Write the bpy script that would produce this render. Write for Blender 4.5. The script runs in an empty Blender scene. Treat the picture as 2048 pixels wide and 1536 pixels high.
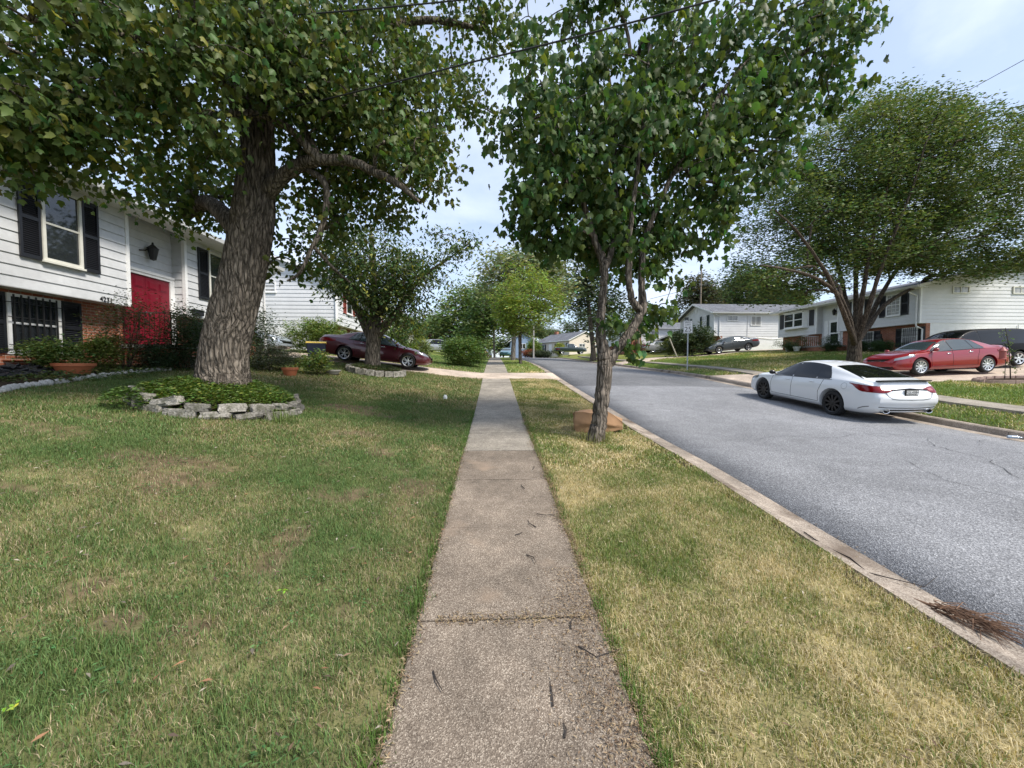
import bpy, bmesh, math, random
import numpy as np
from mathutils import Vector, Matrix, Euler
from mathutils.bvhtree import BVHTree
R = math.radians
random.seed(7); rng = np.random.default_rng(7)
SC = bpy.context.scene; COL = SC.collection
# ------------------------------------------------------------------ camera
CAMH = 1.82; YAW = R(2.6); PIT = R(2.4); FPX = 790.0
cd = bpy.data.cameras.new('camera'); cam = bpy.data.objects.new('camera', cd); COL.objects.link(cam)
cd.sensor_width = 36; cd.lens = 36*FPX/2048; cd.clip_start = .05; cd.clip_end = 3000
cam.location = (0, 0, CAMH); cam.rotation_euler = (R(90)-PIT, 0, -YAW); SC.camera = cam
# ------------------------------------------------------------------ sky, sun, exposure
SUN = Vector((0.72, -0.50, 1.12)).normalized()
w = bpy.data.worlds.new('World'); SC.world = w; w.use_nodes = True
nt = w.node_tree; N = nt.nodes; N.clear()
def nd(t, loc=None, **k):
    n = N.new(t)
    for a, b in k.items(): setattr(n, a, b)
    return n
out = nd('ShaderNodeOutputWorld'); bg = nd('ShaderNodeBackground'); sky = nd('ShaderNodeTexSky')
sky.sky_type = 'NISHITA'; sky.sun_disc = False
sky.sun_elevation = math.asin(SUN.z); sky.sun_rotation = math.atan2(SUN.x, SUN.y)
sky.air_density = 1.0; sky.dust_density = 1.2; sky.ozone_density = 1.5
tc = nd('ShaderNodeTexCoord'); sep = nd('ShaderNodeSeparateXYZ')
nt.links.new(tc.outputs['Generated'], sep.inputs[0])
zz = nd('ShaderNodeMath', operation='ADD'); zz.inputs[1].default_value = .16; nt.links.new(sep.outputs[2], zz.inputs[0])
dx = nd('ShaderNodeMath', operation='DIVIDE'); dy = nd('ShaderNodeMath', operation='DIVIDE')
for i, d in ((0, dx), (1, dy)):
    nt.links.new(sep.outputs[i], d.inputs[0]); nt.links.new(zz.outputs[0], d.inputs[1])
cmb = nd('ShaderNodeCombineXYZ'); nt.links.new(dx.outputs[0], cmb.inputs[0]); nt.links.new(dy.outputs[0], cmb.inputs[1])
n1 = nd('ShaderNodeTexNoise'); n1.inputs['Scale'].default_value = 1.15; n1.inputs['Detail'].default_value = 7; n1.inputs['Roughness'].default_value = .55
n1.inputs['Distortion'].default_value = .3
nt.links.new(cmb.outputs[0], n1.inputs['Vector'])
cr = nd('ShaderNodeValToRGB'); cr.color_ramp.elements[0].position = .44; cr.color_ramp.elements[1].position = .62
cr.color_ramp.elements[0].color = (.42, .42, .42, 1); cr.color_ramp.elements[1].color = (.93, .93, .93, 1)
nt.links.new(n1.outputs[0], cr.inputs[0])
n2 = nd('ShaderNodeTexNoise'); n2.inputs['Scale'].default_value = 1.9; n2.inputs['Detail'].default_value = 5
nt.links.new(cmb.outputs[0], n2.inputs['Vector'])
cc = nd('ShaderNodeMixRGB'); cc.inputs[1].default_value = (3.1, 3.85, 5.3, 1); cc.inputs[2].default_value = (5.2, 5.55, 6.2, 1)
nt.links.new(n2.outputs[0], cc.inputs[0])
mx = nd('ShaderNodeMixRGB'); nt.links.new(cr.outputs[0], mx.inputs[0]); nt.links.new(sky.outputs[0], mx.inputs[1]); nt.links.new(cc.outputs[0], mx.inputs[2])
nt.links.new(mx.outputs[0], bg.inputs[0]); bg.inputs[1].default_value = .12
nt.links.new(bg.outputs[0], out.inputs[0])
sl = bpy.data.lights.new('sun', 'SUN'); sl.energy = 3.0; sl.angle = R(12); sl.color = (1, .94, .85)
so = bpy.data.objects.new('sun', sl); COL.objects.link(so); so.rotation_euler = SUN.to_track_quat('Z', 'Y').to_euler()
SC.view_settings.view_transform = 'Standard'; SC.view_settings.look = 'None'; SC.view_settings.gamma = 1
SC.view_settings.exposure = 0.95
SC.cycles.use_denoising = True
SC.cycles.max_bounces = 6; SC.cycles.diffuse_bounces = 4; SC.cycles.glossy_bounces = 3; SC.cycles.transmission_bounces = 4
SC.cycles.caustics_reflective = False; SC.cycles.caustics_refractive = False; SC.cycles.sample_clamp_indirect = 6
# ------------------------------------------------------------------ placement helpers
def ray(px, py):
    a = (px-1024)/FPX; b = -(py-768)/FPX
    cy, sy = math.cos(YAW), math.sin(YAW); cp, sp = math.cos(PIT), math.sin(PIT)
    f = np.array([sy*cp, cy*cp, -sp]); r = np.array([cy, -sy, 0]); u = np.cross(r, f)
    return f+a*r+b*u
def atY(px, py, Y):
    r = ray(px, py); return np.array([0, 0, CAMH])+r*(Y/r[1])
def atX(px, py, X):
    r = ray(px, py); return np.array([0, 0, CAMH])+r*(X/r[0])
def pchip(xs, ys):
    xs = np.array(xs, float); ys = np.array(ys, float); h = np.diff(xs); d = np.diff(ys)/h
    m = np.zeros(len(xs)); m[0] = d[0]; m[-1] = d[-1]
    for i in range(1, len(xs)-1):
        m[i] = 0 if d[i-1]*d[i] <= 0 else (h[i-1]+h[i])*3/((2*h[i]+h[i-1])/d[i-1]+(h[i]+2*h[i-1])/d[i])
    def f(x):
        x = np.clip(np.asarray(x, float), xs[0], xs[-1]); i = np.clip(np.searchsorted(xs, x, side='right')-1, 0, len(xs)-2)
        t = (x-xs[i])/h[i]
        return (2*t**3-3*t*t+1)*ys[i]+(t**3-2*t*t+t)*h[i]*m[i]+(-2*t**3+3*t*t)*ys[i+1]+(t**3-t*t)*h[i]*m[i+1]
    return f
gS = pchip([-60, 0, 2, 4, 6, 8, 10, 13, 17, 20.5, 27, 40, 56, 68, 80, 150, 900], [-1.5, 0, .06, .2, .36, .45, .58, .83, 1.2, 1.55, 2.0, 2.6, 3.22, 3.55, 3.85, 4.5, 4.5])
gC = pchip([-60, 12, 20, 30, 45, 70, 900], [0, 0, -.15, -.3, -.3, 0, 0])
gR = pchip([0, 4, 7, 12, 20, 40, 900], [0, .55, .72, 1.2, 1.5, 1.8, 2])
gR2 = pchip([0, 1.5, 4, 7, 12, 20, 40, 900], [0, .22, .38, .52, .66, 1.0, 1.5, 2])
def sm(a, b, x):
    t = np.clip((np.asarray(x, float)-a)/(b-a), 0, 1); return t*t*(3-2*t)
gL = pchip([0, .4, 10, 16, 40, 900], [0, .04, 1.25, 1.5, 2, 2])
def terr(X, Y):
    X = np.asarray(X, float); Y = np.asarray(Y, float)
    t = np.clip((X-3)/8, 0, 1)
    return gS(Y)+t*gC(Y)+gL(np.clip(-.65-X, 0, None))*np.where(Y > 14, .85, 1-.15*np.clip((Y-11)/3, 0, 1))+np.where(Y < 24, 1, 1)*(gR(np.clip(X-11.2, 0, None))*sm(17, 23, Y)+gR2(np.clip(X-11.2, 0, None))*(1-sm(17, 23, Y)))
def tz(x, y): return float(terr(x, y))
def gnd(px, py, off=0.):
    r = ray(px, py); t = np.linspace(.5, 150, 30000); P = np.array([0, 0, CAMH])+t[:, None]*r
    d = P[:, 2]-(terr(P[:, 0], P[:, 1])+off); i = int(np.argmax(d < 0)); return P[i]
# layout: kerbs, walks, drives (x limits along the street)
WX0, WX1 = -.52, .71
def kerbN(Y): return 3.0-.3*sm(10, 22, np.asarray(Y, float))       # lawn side of the near kerb
KF = 11.12                                                         # foot of the far kerb
# ------------------------------------------------------------------ value noise (numpy)
def vnoise(x, y, seed=0):
    x = np.asarray(x, float); y = np.asarray(y, float)
    xi = np.floor(x).astype(np.int64); yi = np.floor(y).astype(np.int64); fx = x-xi; fy = y-yi
    fx = fx*fx*(3-2*fx); fy = fy*fy*(3-2*fy)
    def h(a, b):
        n = (a*374761393+b*668265263+seed*974634777) & 0xffffffff
        n = ((n ^ (n >> 13))*1274126177) & 0xffffffff
        return ((n ^ (n >> 16)) & 0xffff)/65535.
    return (h(xi, yi)*(1-fx)+h(xi+1, yi)*fx)*(1-fy)+(h(xi, yi+1)*(1-fx)+h(xi+1, yi+1)*fx)*fy
def fbm(x, y, oc=4, seed=0):
    s = 0; a = .5
    for o in range(oc):
        s = s+a*vnoise(np.asarray(x)*2**o, np.asarray(y)*2**o, seed+o); a *= .5
    return s/(1-.5**oc)
# ------------------------------------------------------------------ materials
MATS = {}
def mat(name, col, rough=.6, metal=0, spec=.5, var=0., vscale=3., bump=0., bscale=30., coat=0., attr=False, trans=0., emis=None, stretch=None, var2=0., v2scale=.6, detail=6):
    if name in MATS: return MATS[name]
    m = bpy.data.materials.new(name); m.use_nodes = True; MATS[name] = m
    t = m.node_tree; n = t.nodes; b = n['Principled BSDF']; L = t.links.new
    b.inputs['Roughness'].default_value = rough; b.inputs['Metallic'].default_value = metal
    b.inputs['Specular IOR Level'].default_value = spec
    b.inputs['Coat Weight'].default_value = coat; b.inputs['Coat Roughness'].default_value = .04
    b.inputs['Base Color'].default_value = (*col, 1)
    tcn = n.new('ShaderNodeTexCoord'); src = tcn.outputs['Object']
    if stretch:
        mp = n.new('ShaderNodeMapping'); mp.inputs['Scale'].default_value = stretch; L(src, mp.inputs[0]); src = mp.outputs[0]
    cur = None
    if attr:
        a = n.new('ShaderNodeAttribute'); a.attribute_name = 'Col'; cur = a.outputs['Color']
    for k, (v, s) in enumerate(((var, vscale), (var2, v2scale))):
        if v:
            nz = n.new('ShaderNodeTexNoise'); nz.inputs['Scale'].default_value = s; nz.inputs['Detail'].default_value = detail; L(src, nz.inputs['Vector'])
            mr = n.new('ShaderNodeMapRange'); mr.inputs[1].default_value = .3; mr.inputs[2].default_value = .7
            mr.inputs[3].default_value = 1-v; mr.inputs[4].default_value = 1+v; L(nz.outputs[0], mr.inputs[0])
            mm = n.new('ShaderNodeVectorMath'); mm.operation = 'SCALE'
            if cur is None: mm.inputs[0].default_value = col
            else: L(cur, mm.inputs[0])
            L(mr.outputs[0], mm.inputs['Scale']); cur = mm.outputs[0]
    if cur is not None: L(cur, b.inputs['Base Color'])
    if bump:
        nb = n.new('ShaderNodeTexNoise'); nb.inputs['Scale'].default_value = bscale; nb.inputs['Detail'].default_value = 5; L(src, nb.inputs['Vector'])
        bp = n.new('ShaderNodeBump'); bp.inputs['Strength'].default_value = bump; bp.inputs['Distance'].default_value = .02
        L(nb.outputs[0], bp.inputs['Height']); L(bp.outputs[0], b.inputs['Normal'])
    if trans:
        tr = n.new('ShaderNodeBsdfTranslucent'); ms = n.new('ShaderNodeMixShader'); ms.inputs[0].default_value = trans
        hs = n.new('ShaderNodeMixRGB'); hs.blend_type = 'MULTIPLY'; hs.inputs[0].default_value = 1; hs.inputs[2].default_value = (1.2, 1.15, .55, 1)
        if cur is not None: L(cur, hs.inputs[1])
        else: hs.inputs[1].default_value = (*col, 1)
        L(hs.outputs[0], tr.inputs[0]); L(b.outputs[0], ms.inputs[1]); L(tr.outputs[0], ms.inputs[2])
        L(ms.outputs[0], n['Material Output'].inputs[0])
    if emis: b.inputs['Emission Color'].default_value = (*emis[0], 1); b.inputs['Emission Strength'].default_value = emis[1]
    return m
def brick_mat(name, c1, c2, mortar, bw=.215, bh=.075, ms=.012, bumpy=.5, wear=.18):
    if name in MATS: return MATS[name]
    m = bpy.data.materials.new(name); m.use_nodes = True; MATS[name] = m
    t = m.node_tree; n = t.nodes; L = t.links.new; b = n['Principled BSDF']; b.inputs['Roughness'].default_value = .85
    tcn = n.new('ShaderNodeTexCoord'); sp = n.new('ShaderNodeSeparateXYZ'); L(tcn.outputs['Object'], sp.inputs[0])
    ad = n.new('ShaderNodeMath'); L(sp.outputs[0], ad.inputs[0]); L(sp.outputs[1], ad.inputs[1])
    cb = n.new('ShaderNodeCombineXYZ'); L(ad.outputs[0], cb.inputs[0]); L(sp.outputs[2], cb.inputs[1])
    br = n.new('ShaderNodeTexBrick'); br.inputs['Scale'].default_value = 1; br.inputs['Brick Width'].default_value = bw; br.inputs['Row Height'].default_value = bh
    br.inputs['Mortar Size'].default_value = ms/2; br.inputs['Mortar Smooth'].default_value = .2; br.inputs['Bias'].default_value = -.1
    br.inputs['Color1'].default_value = (*c1, 1); br.inputs['Color2'].default_value = (*c2, 1); br.inputs['Mortar'].default_value = (*mortar, 1)
    L(cb.outputs[0], br.inputs['Vector'])
    nz = n.new('ShaderNodeTexNoise'); nz.inputs['Scale'].default_value = 4; nz.inputs['Detail'].default_value = 8; L(tcn.outputs['Object'], nz.inputs['Vector'])
    mr = n.new('ShaderNodeMapRange'); mr.inputs[1].default_value = .3; mr.inputs[2].default_value = .7; mr.inputs[3].default_value = 1-wear; mr.inputs[4].default_value = 1+wear; L(nz.outputs[0], mr.inputs[0])
    mm = n.new('ShaderNodeVectorMath'); mm.operation = 'SCALE'; L(br.outputs[0], mm.inputs[0]); L(mr.outputs[0], mm.inputs['Scale']); L(mm.outputs[0], b.inputs['Base Color'])
    bp = n.new('ShaderNodeBump'); bp.inputs['Strength'].default_value = bumpy; bp.inputs['Distance'].default_value = .01; bp.invert = True
    L(br.outputs['Fac'], bp.inputs['Height']); L(bp.outputs[0], b.inputs['Normal'])
    return m
def speckle_mat(name, cols, scale, rough=.9, patch=.15, pscale=.8, bump=.4, band=None, rnd=0, stain=None):
    """stone / asphalt: cell colours of a voronoi pattern, large soft patches, optional repaved band in y"""
    if name in MATS: return MATS[name]
    m = bpy.data.materials.new(name); m.use_nodes = True; MATS[name] = m
    t = m.node_tree; n = t.nodes; L = t.links.new; b = n['Principled BSDF']; b.inputs['Roughness'].default_value = rough; b.inputs['Specular IOR Level'].default_value = .25
    tcn = n.new('ShaderNodeTexCoord'); src = tcn.outputs['Object']
    vo = n.new('ShaderNodeTexVoronoi'); vo.inputs['Scale'].default_value = scale; L(src, vo.inputs['Vector'])
    sx = n.new('ShaderNodeSeparateXYZ'); L(vo.outputs['Color'], sx.inputs[0])
    rp = n.new('ShaderNodeValToRGB'); e = rp.color_ramp.elements
    while len(e) < len(cols): e.new(.5)
    for i, (p, c) in enumerate(cols): e[i].position = p; e[i].color = (*c, 1)
    L(sx.outputs[0], rp.inputs[0]); cur = rp.outputs[0]
    for k, (sc_, am) in enumerate(((pscale, patch), (pscale*5.3, patch*.6))):
        nz = n.new('ShaderNodeTexNoise'); nz.inputs['Scale'].default_value = sc_; nz.inputs['Detail'].default_value = 6; L(src, nz.inputs['Vector'])
        mr = n.new('ShaderNodeMapRange'); mr.inputs[1].default_value = .32; mr.inputs[2].default_value = .68; mr.inputs[3].default_value = 1-am; mr.inputs[4].default_value = 1+am; L(nz.outputs[0], mr.inputs[0])
        mm = n.new('ShaderNodeVectorMath'); mm.operation = 'SCALE'; L(cur, mm.inputs[0]); L(mr.outputs[0], mm.inputs['Scale']); cur = mm.outputs[0]
    if rnd:
        oi = n.new('ShaderNodeObjectInfo'); mr = n.new('ShaderNodeMapRange'); mr.inputs[3].default_value = 1-rnd; mr.inputs[4].default_value = 1+rnd; L(oi.outputs['Random'], mr.inputs[0])
        mm = n.new('ShaderNodeVectorMath'); mm.operation = 'SCALE'; L(cur, mm.inputs[0]); L(mr.outputs[0], mm.inputs['Scale']); cur = mm.outputs[0]
    if stain:
        nz = n.new('ShaderNodeTexNoise'); nz.inputs['Scale'].default_value = stain[1]; nz.inputs['Detail'].default_value = 6; L(src, nz.inputs['Vector'])
        mr = n.new('ShaderNodeMapRange'); mr.inputs[1].default_value = stain[2]; mr.inputs[2].default_value = stain[2]+.15; L(nz.outputs[0], mr.inputs[0])
        mc = n.new('ShaderNodeMixRGB'); mc.inputs[2].default_value = (*stain[0], 1); L(mr.outputs[0], mc.inputs[0]); L(cur, mc.inputs[1]); cur = mc.outputs[0]
    if band:
        sp = n.new('ShaderNodeSeparateXYZ'); L(src, sp.inputs[0])
        nz = n.new('ShaderNodeTexNoise'); nz.inputs['Scale'].default_value = 2; L(src, nz.inputs['Vector'])
        ad = n.new('ShaderNodeMath'); ad.operation = 'MULTIPLY_ADD'; L(nz.outputs[0], ad.inputs[0]); ad.inputs[1].default_value = .15; L(sp.outputs[1], ad.inputs[2])
        mul = None
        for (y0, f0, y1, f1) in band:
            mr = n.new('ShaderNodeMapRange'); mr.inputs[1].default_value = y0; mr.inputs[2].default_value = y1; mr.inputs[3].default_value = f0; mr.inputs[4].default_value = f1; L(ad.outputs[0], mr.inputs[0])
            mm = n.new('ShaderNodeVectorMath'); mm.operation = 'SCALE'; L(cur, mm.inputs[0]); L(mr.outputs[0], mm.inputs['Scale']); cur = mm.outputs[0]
    L(cur, b.inputs['Base Color'])
    if bump:
        bp = n.new('ShaderNodeBump'); bp.inputs['Strength'].default_value = bump; bp.inputs['Distance'].default_value = .006
        L(vo.outputs['Distance'], bp.inputs['Height']); L(bp.outputs[0], b.inputs['Normal'])
    return m
# ------------------------------------------------------------------ objects
def tag(o, label=None, cat=None, group=None, kind=None):
    if label: o['label'] = label
    if cat: o['category'] = cat
    if group: o['group'] = group
    if kind: o['kind'] = kind
    return o
def empty(name, loc, rz=0, label=None, cat=None, group=None):
    o = bpy.data.objects.new(name, None); COL.objects.link(o); o.location = [float(v) for v in loc]; o.rotation_euler = (0, 0, rz); o.empty_display_size = .2
    return tag(o, label, cat, group)
def npmesh(name, V, F, m=None, parent=None, smooth=False, col=None, recalc=False):
    me = bpy.data.meshes.new(name); V = np.asarray(V, np.float32); F = np.asarray(F, np.int32); k = F.shape[1]
    me.vertices.add(len(V)); me.vertices.foreach_set('co', V.ravel())
    me.loops.add(F.size); me.loops.foreach_set('vertex_index', F.ravel())
    me.polygons.add(len(F)); me.polygons.foreach_set('loop_start', np.arange(0, F.size, k, dtype=np.int32)); me.polygons.foreach_set('loop_total', np.full(len(F), k, np.int32))
    if smooth: me.polygons.foreach_set('use_smooth', np.ones(len(F), bool))
    me.update(calc_edges=True)
    if col is not None:
        a = me.color_attributes.new('Col', 'FLOAT_COLOR', 'POINT'); c = np.ones((len(V), 4), np.float32); c[:, :3] = col; a.data.foreach_set('color', c.ravel())
    if m: me.materials.append(m)
    o = bpy.data.objects.new(name, me); COL.objects.link(o)
    if parent: o.parent = parent
    return o
class MB:
    """collects shapes and links them as one mesh object"""
    def __init__(s, T=None): s.v = []; s.f = []; s.T = T
    def add(s, vs, fs):
        o = len(s.v); s.v += [tuple(float(c) for c in (s.T(*p) if s.T else p)) for p in vs]; s.f += [tuple(i+o for i in f) for f in fs]
    def box(s, x0, x1, y0, y1, z0, z1):
        s.add([(x, y, z) for x in (x0, x1) for y in (y0, y1) for z in (z0, z1)], [(0, 1, 3, 2), (4, 6, 7, 5), (0, 4, 5, 1), (2, 3, 7, 6), (0, 2, 6, 4), (1, 5, 7, 3)])
    def quad(s, *p): s.add(p, [tuple(range(len(p)))])
    def prism(s, poly, ax, a, b):
        """poly: 2-D points in the two other axes, pushed from a to b along axis ax"""
        def mk(q, h): q = list(q); q.insert(ax, h); return tuple(q)
        n = len(poly); s.add([mk(q, a) for q in poly]+[mk(q, b) for q in poly], [tuple(range(n))[::-1], tuple(range(n, 2*n))]+[(i, (i+1) % n, n+(i+1) % n, n+i) for i in range(n)])
    def tube(s, pts, r, k=8, cap=True):
        pts = [Vector(p) for p in pts]; rs = r if isinstance(r, (list, tuple)) else [r]*len(pts); vs = []; fs = []
        for i, p in enumerate(pts):
            d = (pts[min(i+1, len(pts)-1)]-pts[max(i-1, 0)]).normalized()
            a = Vector((0, 0, 1)) if abs(d.z) < .9 else Vector((1, 0, 0)); a = d.cross(a).normalized(); b = d.cross(a)
            vs += [tuple(p+rs[i]*(math.cos(2*math.pi*j/k)*a+math.sin(2*math.pi*j/k)*b)) for j in range(k)]
        for i in range(len(pts)-1):
            for j in range(k): fs.append((i*k+j, i*k+(j+1) % k, (i+1)*k+(j+1) % k, (i+1)*k+j))
        if cap: fs += [tuple(range(k))[::-1], tuple(range((len(pts)-1)*k, len(pts)*k))]
        s.add(vs, fs)
    def lathe(s, prof, c=(0, 0, 0), k=24, ax=2, cap=True):
        vs = []; fs = []
        for (r, h) in prof:
            for j in range(k):
                q = [r*math.cos(2*math.pi*j/k), r*math.sin(2*math.pi*j/k)]; q.insert(ax, h); vs.append(tuple(q[i]+c[i] for i in range(3)))
        n = len(prof)
        for i in range(n-1):
            for j in range(k): fs.append((i*k+j, i*k+(j+1) % k, (i+1)*k+(j+1) % k, (i+1)*k+j))
        if cap: fs += [tuple(range(k))[::-1], tuple(range((n-1)*k, n*k))]
        s.add(vs, fs)
    def ball(s, c, r, k=12, n=8):
        rx, ry, rz = r if isinstance(r, (tuple, list)) else (r, r, r)
        vs = []; fs = []
        for i in range(n+1):
            a = math.pi*i/n
            for j in range(k):
                b = 2*math.pi*j/k; vs.append((c[0]+rx*math.sin(a)*math.cos(b), c[1]+ry*math.sin(a)*math.sin(b), c[2]+rz*math.cos(a)))
        for i in range(n):
            for j in range(k): fs.append((i*k+j, i*k+(j+1) % k, (i+1)*k+(j+1) % k, (i+1)*k+j))
        s.add(vs, fs)
    def build(s, name, m, parent=None, smooth=False, bevel=0, angle=40, label=None, local=False):
        me = bpy.data.meshes.new(name); o_ = np.array(parent.location) if (parent is not None and not local) else np.zeros(3)
        me.from_pydata([tuple(np.array(v)-o_) for v in s.v], [], s.f)
        bm = bmesh.new(); bm.from_mesh(me)
        bmesh.ops.remove_doubles(bm, verts=bm.verts, dist=1e-5); bmesh.ops.recalc_face_normals(bm, faces=bm.faces)
        if bevel: bmesh.ops.bevel(bm, geom=[e for e in bm.edges if len(e.link_faces) == 2 and e.calc_face_angle(0) > R(30)], offset=bevel, segments=2, profile=.6, affect='EDGES', clamp_overlap=True)
        bm.to_mesh(me); bm.free()
        if smooth:
            me.polygons.foreach_set('use_smooth', np.ones(len(me.polygons), bool)); me.set_sharp_from_angle(angle=R(angle))
        me.materials.append(m); o = bpy.data.objects.new(name, me); COL.objects.link(o)
        if parent is not None: o.parent = parent
        if label: o['label'] = label
        return o
def copy_tree(o, parent=None):
    c = o.copy(); COL.objects.link(c); c.parent = parent
    for ch in list(o.children): copy_tree(ch, c)
    return c
def single(o, loc):
    """give a one-mesh thing an origin at its base"""
    loc = Vector([float(v) for v in loc]); o.data.transform(Matrix.Translation(-loc)); o.location = loc; return o
def crom(pts, n):
    """Catmull-Rom through rows of pts, n samples per span"""
    P = np.asarray(pts, float); P = np.vstack([2*P[0]-P[1], P, 2*P[-1]-P[-2]]); o = []
    for i in range(1, len(P)-2):
        for t in np.linspace(0, 1, n, endpoint=False):
            o.append(.5*((2*P[i])+(-P[i-1]+P[i+1])*t+(2*P[i-1]-5*P[i]+4*P[i+1]-P[i+2])*t*t+(-P[i-1]+3*P[i]-3*P[i+1]+P[i+2])*t**3))
    o.append(P[-2]); return np.array(o)
# ================================================================== GROUND, ROAD, WALKS
DRIVE_L = (18.0, 20.3); DRIVE_R = (13.6, 18.6)
def patches(x, y):
    """share of straw (dry blades) and of bare soil at a place"""
    x = np.asarray(x, float); y = np.asarray(y, float)
    a = fbm(x*.55+3, y*.55, 4, 11); b = fbm(x*1.9, y*1.9+9, 3, 23)
    dry = np.clip(.33+(a-.5)*1.5+(b-.5)*1.5, 0, 1)
    verge = (x > .7) & (x < 3.2)
    dry = np.where(verge, np.clip(.49+(a-.5)*.45+(b-.5)*1.4, .15, .9), np.where(x < .7, dry*.46+.02, np.clip(.22+(a-.5)*1.6, 0, .8)))
    dry = np.where((y > 11) & (x < .7) & (x > -8), np.clip(dry+.15, 0, 1), dry)
    far = y > 21; dry = np.where(far & (x < 4), dry*.35, dry)
    bare = np.zeros_like(dry)
    for (cx, cy, rx, ry) in ((-3.75, 4.95, .8, .3), (-3.3, 4.4, .6, .16), (-3.1, 9.3, .75, .5), (-2.3, 2.45, .16, .1), (-1.05, 2.7, .10, .12), (-4.6, 3.9, .7, .10), (-6.4, 6.1, .9, .12)):
        d = ((x-cx)/rx)**2+((y-cy)/ry)**2+(b-.5)*4.5; bare = np.maximum(bare, np.clip(1.1-d, 0, .85))
    bare = np.maximum(bare, np.clip((fbm(x*1.1+40, y*1.1, 4, 77)-.66)*9, 0, .8)*(x < .7)*(y < 9))
    return dry, bare
def in_drive(x, y):
    l = (y > DRIVE_L[0]-.25*np.clip(x-2, 0, 1)) & (y < DRIVE_L[1]+.25*np.clip(x-2, 0, 1)) & (x > -20) & (x < 3)
    r = (y > DRIVE_R[0]) & (y < DRIVE_R[1]+1.8*np.clip((12.9-x)/1.6, 0, 1)) & (x > KF) & (x < 30)
    p = (y > 34.2) & (y < 37.6) & (x > KF) & (x < 30)
    return l | r | p
def hard(x, y):
    return ((x > WX0) & (x < WX1)) | ((x > kerbN(y)-.01) & (x < KF+.17)) | ((x > 12.55) & (x < 13.65)) | in_drive(x, y)
xs = np.unique(np.round(np.concatenate([np.arange(-12, 4.5, .15), np.arange(4.5, 10.5, .6), np.arange(10.5, 15, .15), np.arange(15, 32, .4), np.arange(-30, -12, .8), np.arange(32, 80, 3), np.arange(-80, -30, 3), [-900, -500, -300, -200, -140, -100, 100, 140, 200, 300, 500, 900],
      [WX0-.02, WX0+.03, WX1-.03, WX1+.02]]), 3))
ys = np.unique(np.round(np.concatenate([np.arange(-8, 1, .6), np.arange(1, 14, .15), np.arange(14, 24, .22), np.arange(24, 60, .7), np.arange(60, 120, 4), [-40, -20, -12, 140, 180, 240, 320, 450, 600, 900]]), 3))
GX, GY = np.meshgrid(xs, ys); gz = terr(GX, GY)
micro = (fbm(GX*2.2, GY*2.2, 3, 5)-.5)*.05*(np.abs(GX) < 30)*(GY < 40)
hd = hard(GX, GY)
gz = gz+np.where(hd, -.16, micro-.012)
road_ = (GX > 3.05) & (GX < KF); gz = np.where(road_, terr(GX, GY)-.4, gz)
dry, bare = patches(GX, GY)
gcol = np.stack([.085+.24*dry, .10+.16*dry, .04+.09*dry], -1); soil = np.array([.12, .082, .055])
gcol = gcol*(1-bare[..., None])+soil*bare[..., None]
far_ = sm(16, 34, GY)[..., None]*1.0+(np.abs(GX) > 13)[..., None]*(1-sm(16, 34, GY)[..., None])*.7
gfar = np.stack([.115+.20*dry, .155+.12*dry, .035+.055*dry], -1)
gcol = gcol*(1-far_)+gfar*far_
nx, ny = len(xs), len(ys); idx = np.arange(nx*ny).reshape(ny, nx)
Fq = np.stack([idx[:-1, :-1], idx[:-1, 1:], idx[1:, 1:], idx[1:, :-1]], -1).reshape(-1, 4)
g = npmesh('ground', np.stack([GX, GY, gz], -1).reshape(-1, 3), Fq, mat('lawn soil', (.1, .1, .05), .95, spec=.1, attr=True, var=.35, vscale=9, bump=.6, bscale=60), smooth=True, col=gcol.reshape(-1, 3))
tag(g, kind='structure')
def strip(name, x0f, x1f, y0, y1, m, dz, nxs=6, step=.5, skirt=.2, zf=None, crown=0):
    yy = np.arange(y0, y1+step*.5, step); V = []; t = np.linspace(0, 1, nxs)
    rows = []
    for y in yy:
        a, b = float(x0f(y)), float(x1f(y)); X = a+(b-a)*t; Z = (terr(X, np.full(nxs, y)) if zf is None else zf(X, y))+dz+crown*(1-(2*t-1)**2)
        r = [(a, y, Z[0]-skirt)]+[(X[i], y, Z[i]) for i in range(nxs)]+[(b, y, Z[-1]-skirt)]; rows.append(r)
    n = nxs+2; V = [p for r in rows for p in r]; i = np.arange(len(V)).reshape(len(yy), n)
    F = np.stack([i[:-1, :-1], i[:-1, 1:], i[1:, 1:], i[1:, :-1]], -1).reshape(-1, 4).tolist()
    o = npmesh(name, V, F, m); me = o.data
    return tag(o, kind='structure')
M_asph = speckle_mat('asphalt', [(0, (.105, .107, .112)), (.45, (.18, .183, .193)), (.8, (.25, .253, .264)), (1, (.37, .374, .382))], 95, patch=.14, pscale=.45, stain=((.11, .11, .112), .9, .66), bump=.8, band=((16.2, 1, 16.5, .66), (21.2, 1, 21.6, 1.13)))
roadz = lambda X, y: np.interp(X, [float(kerbN(y))+.5, KF-.35], [tz(float(kerbN(y)), y)-.085, tz(KF, y)-.13])
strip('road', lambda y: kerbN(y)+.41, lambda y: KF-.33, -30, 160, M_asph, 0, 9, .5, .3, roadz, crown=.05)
M_kerb = speckle_mat('kerb concrete', [(0, (.18, .145, .115)), (.5, (.27, .225, .182)), (1, (.38, .33, .275))], 110, patch=.3, pscale=1.2, bump=.3, stain=((.12, .092, .07), 1.6, .56))
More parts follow.
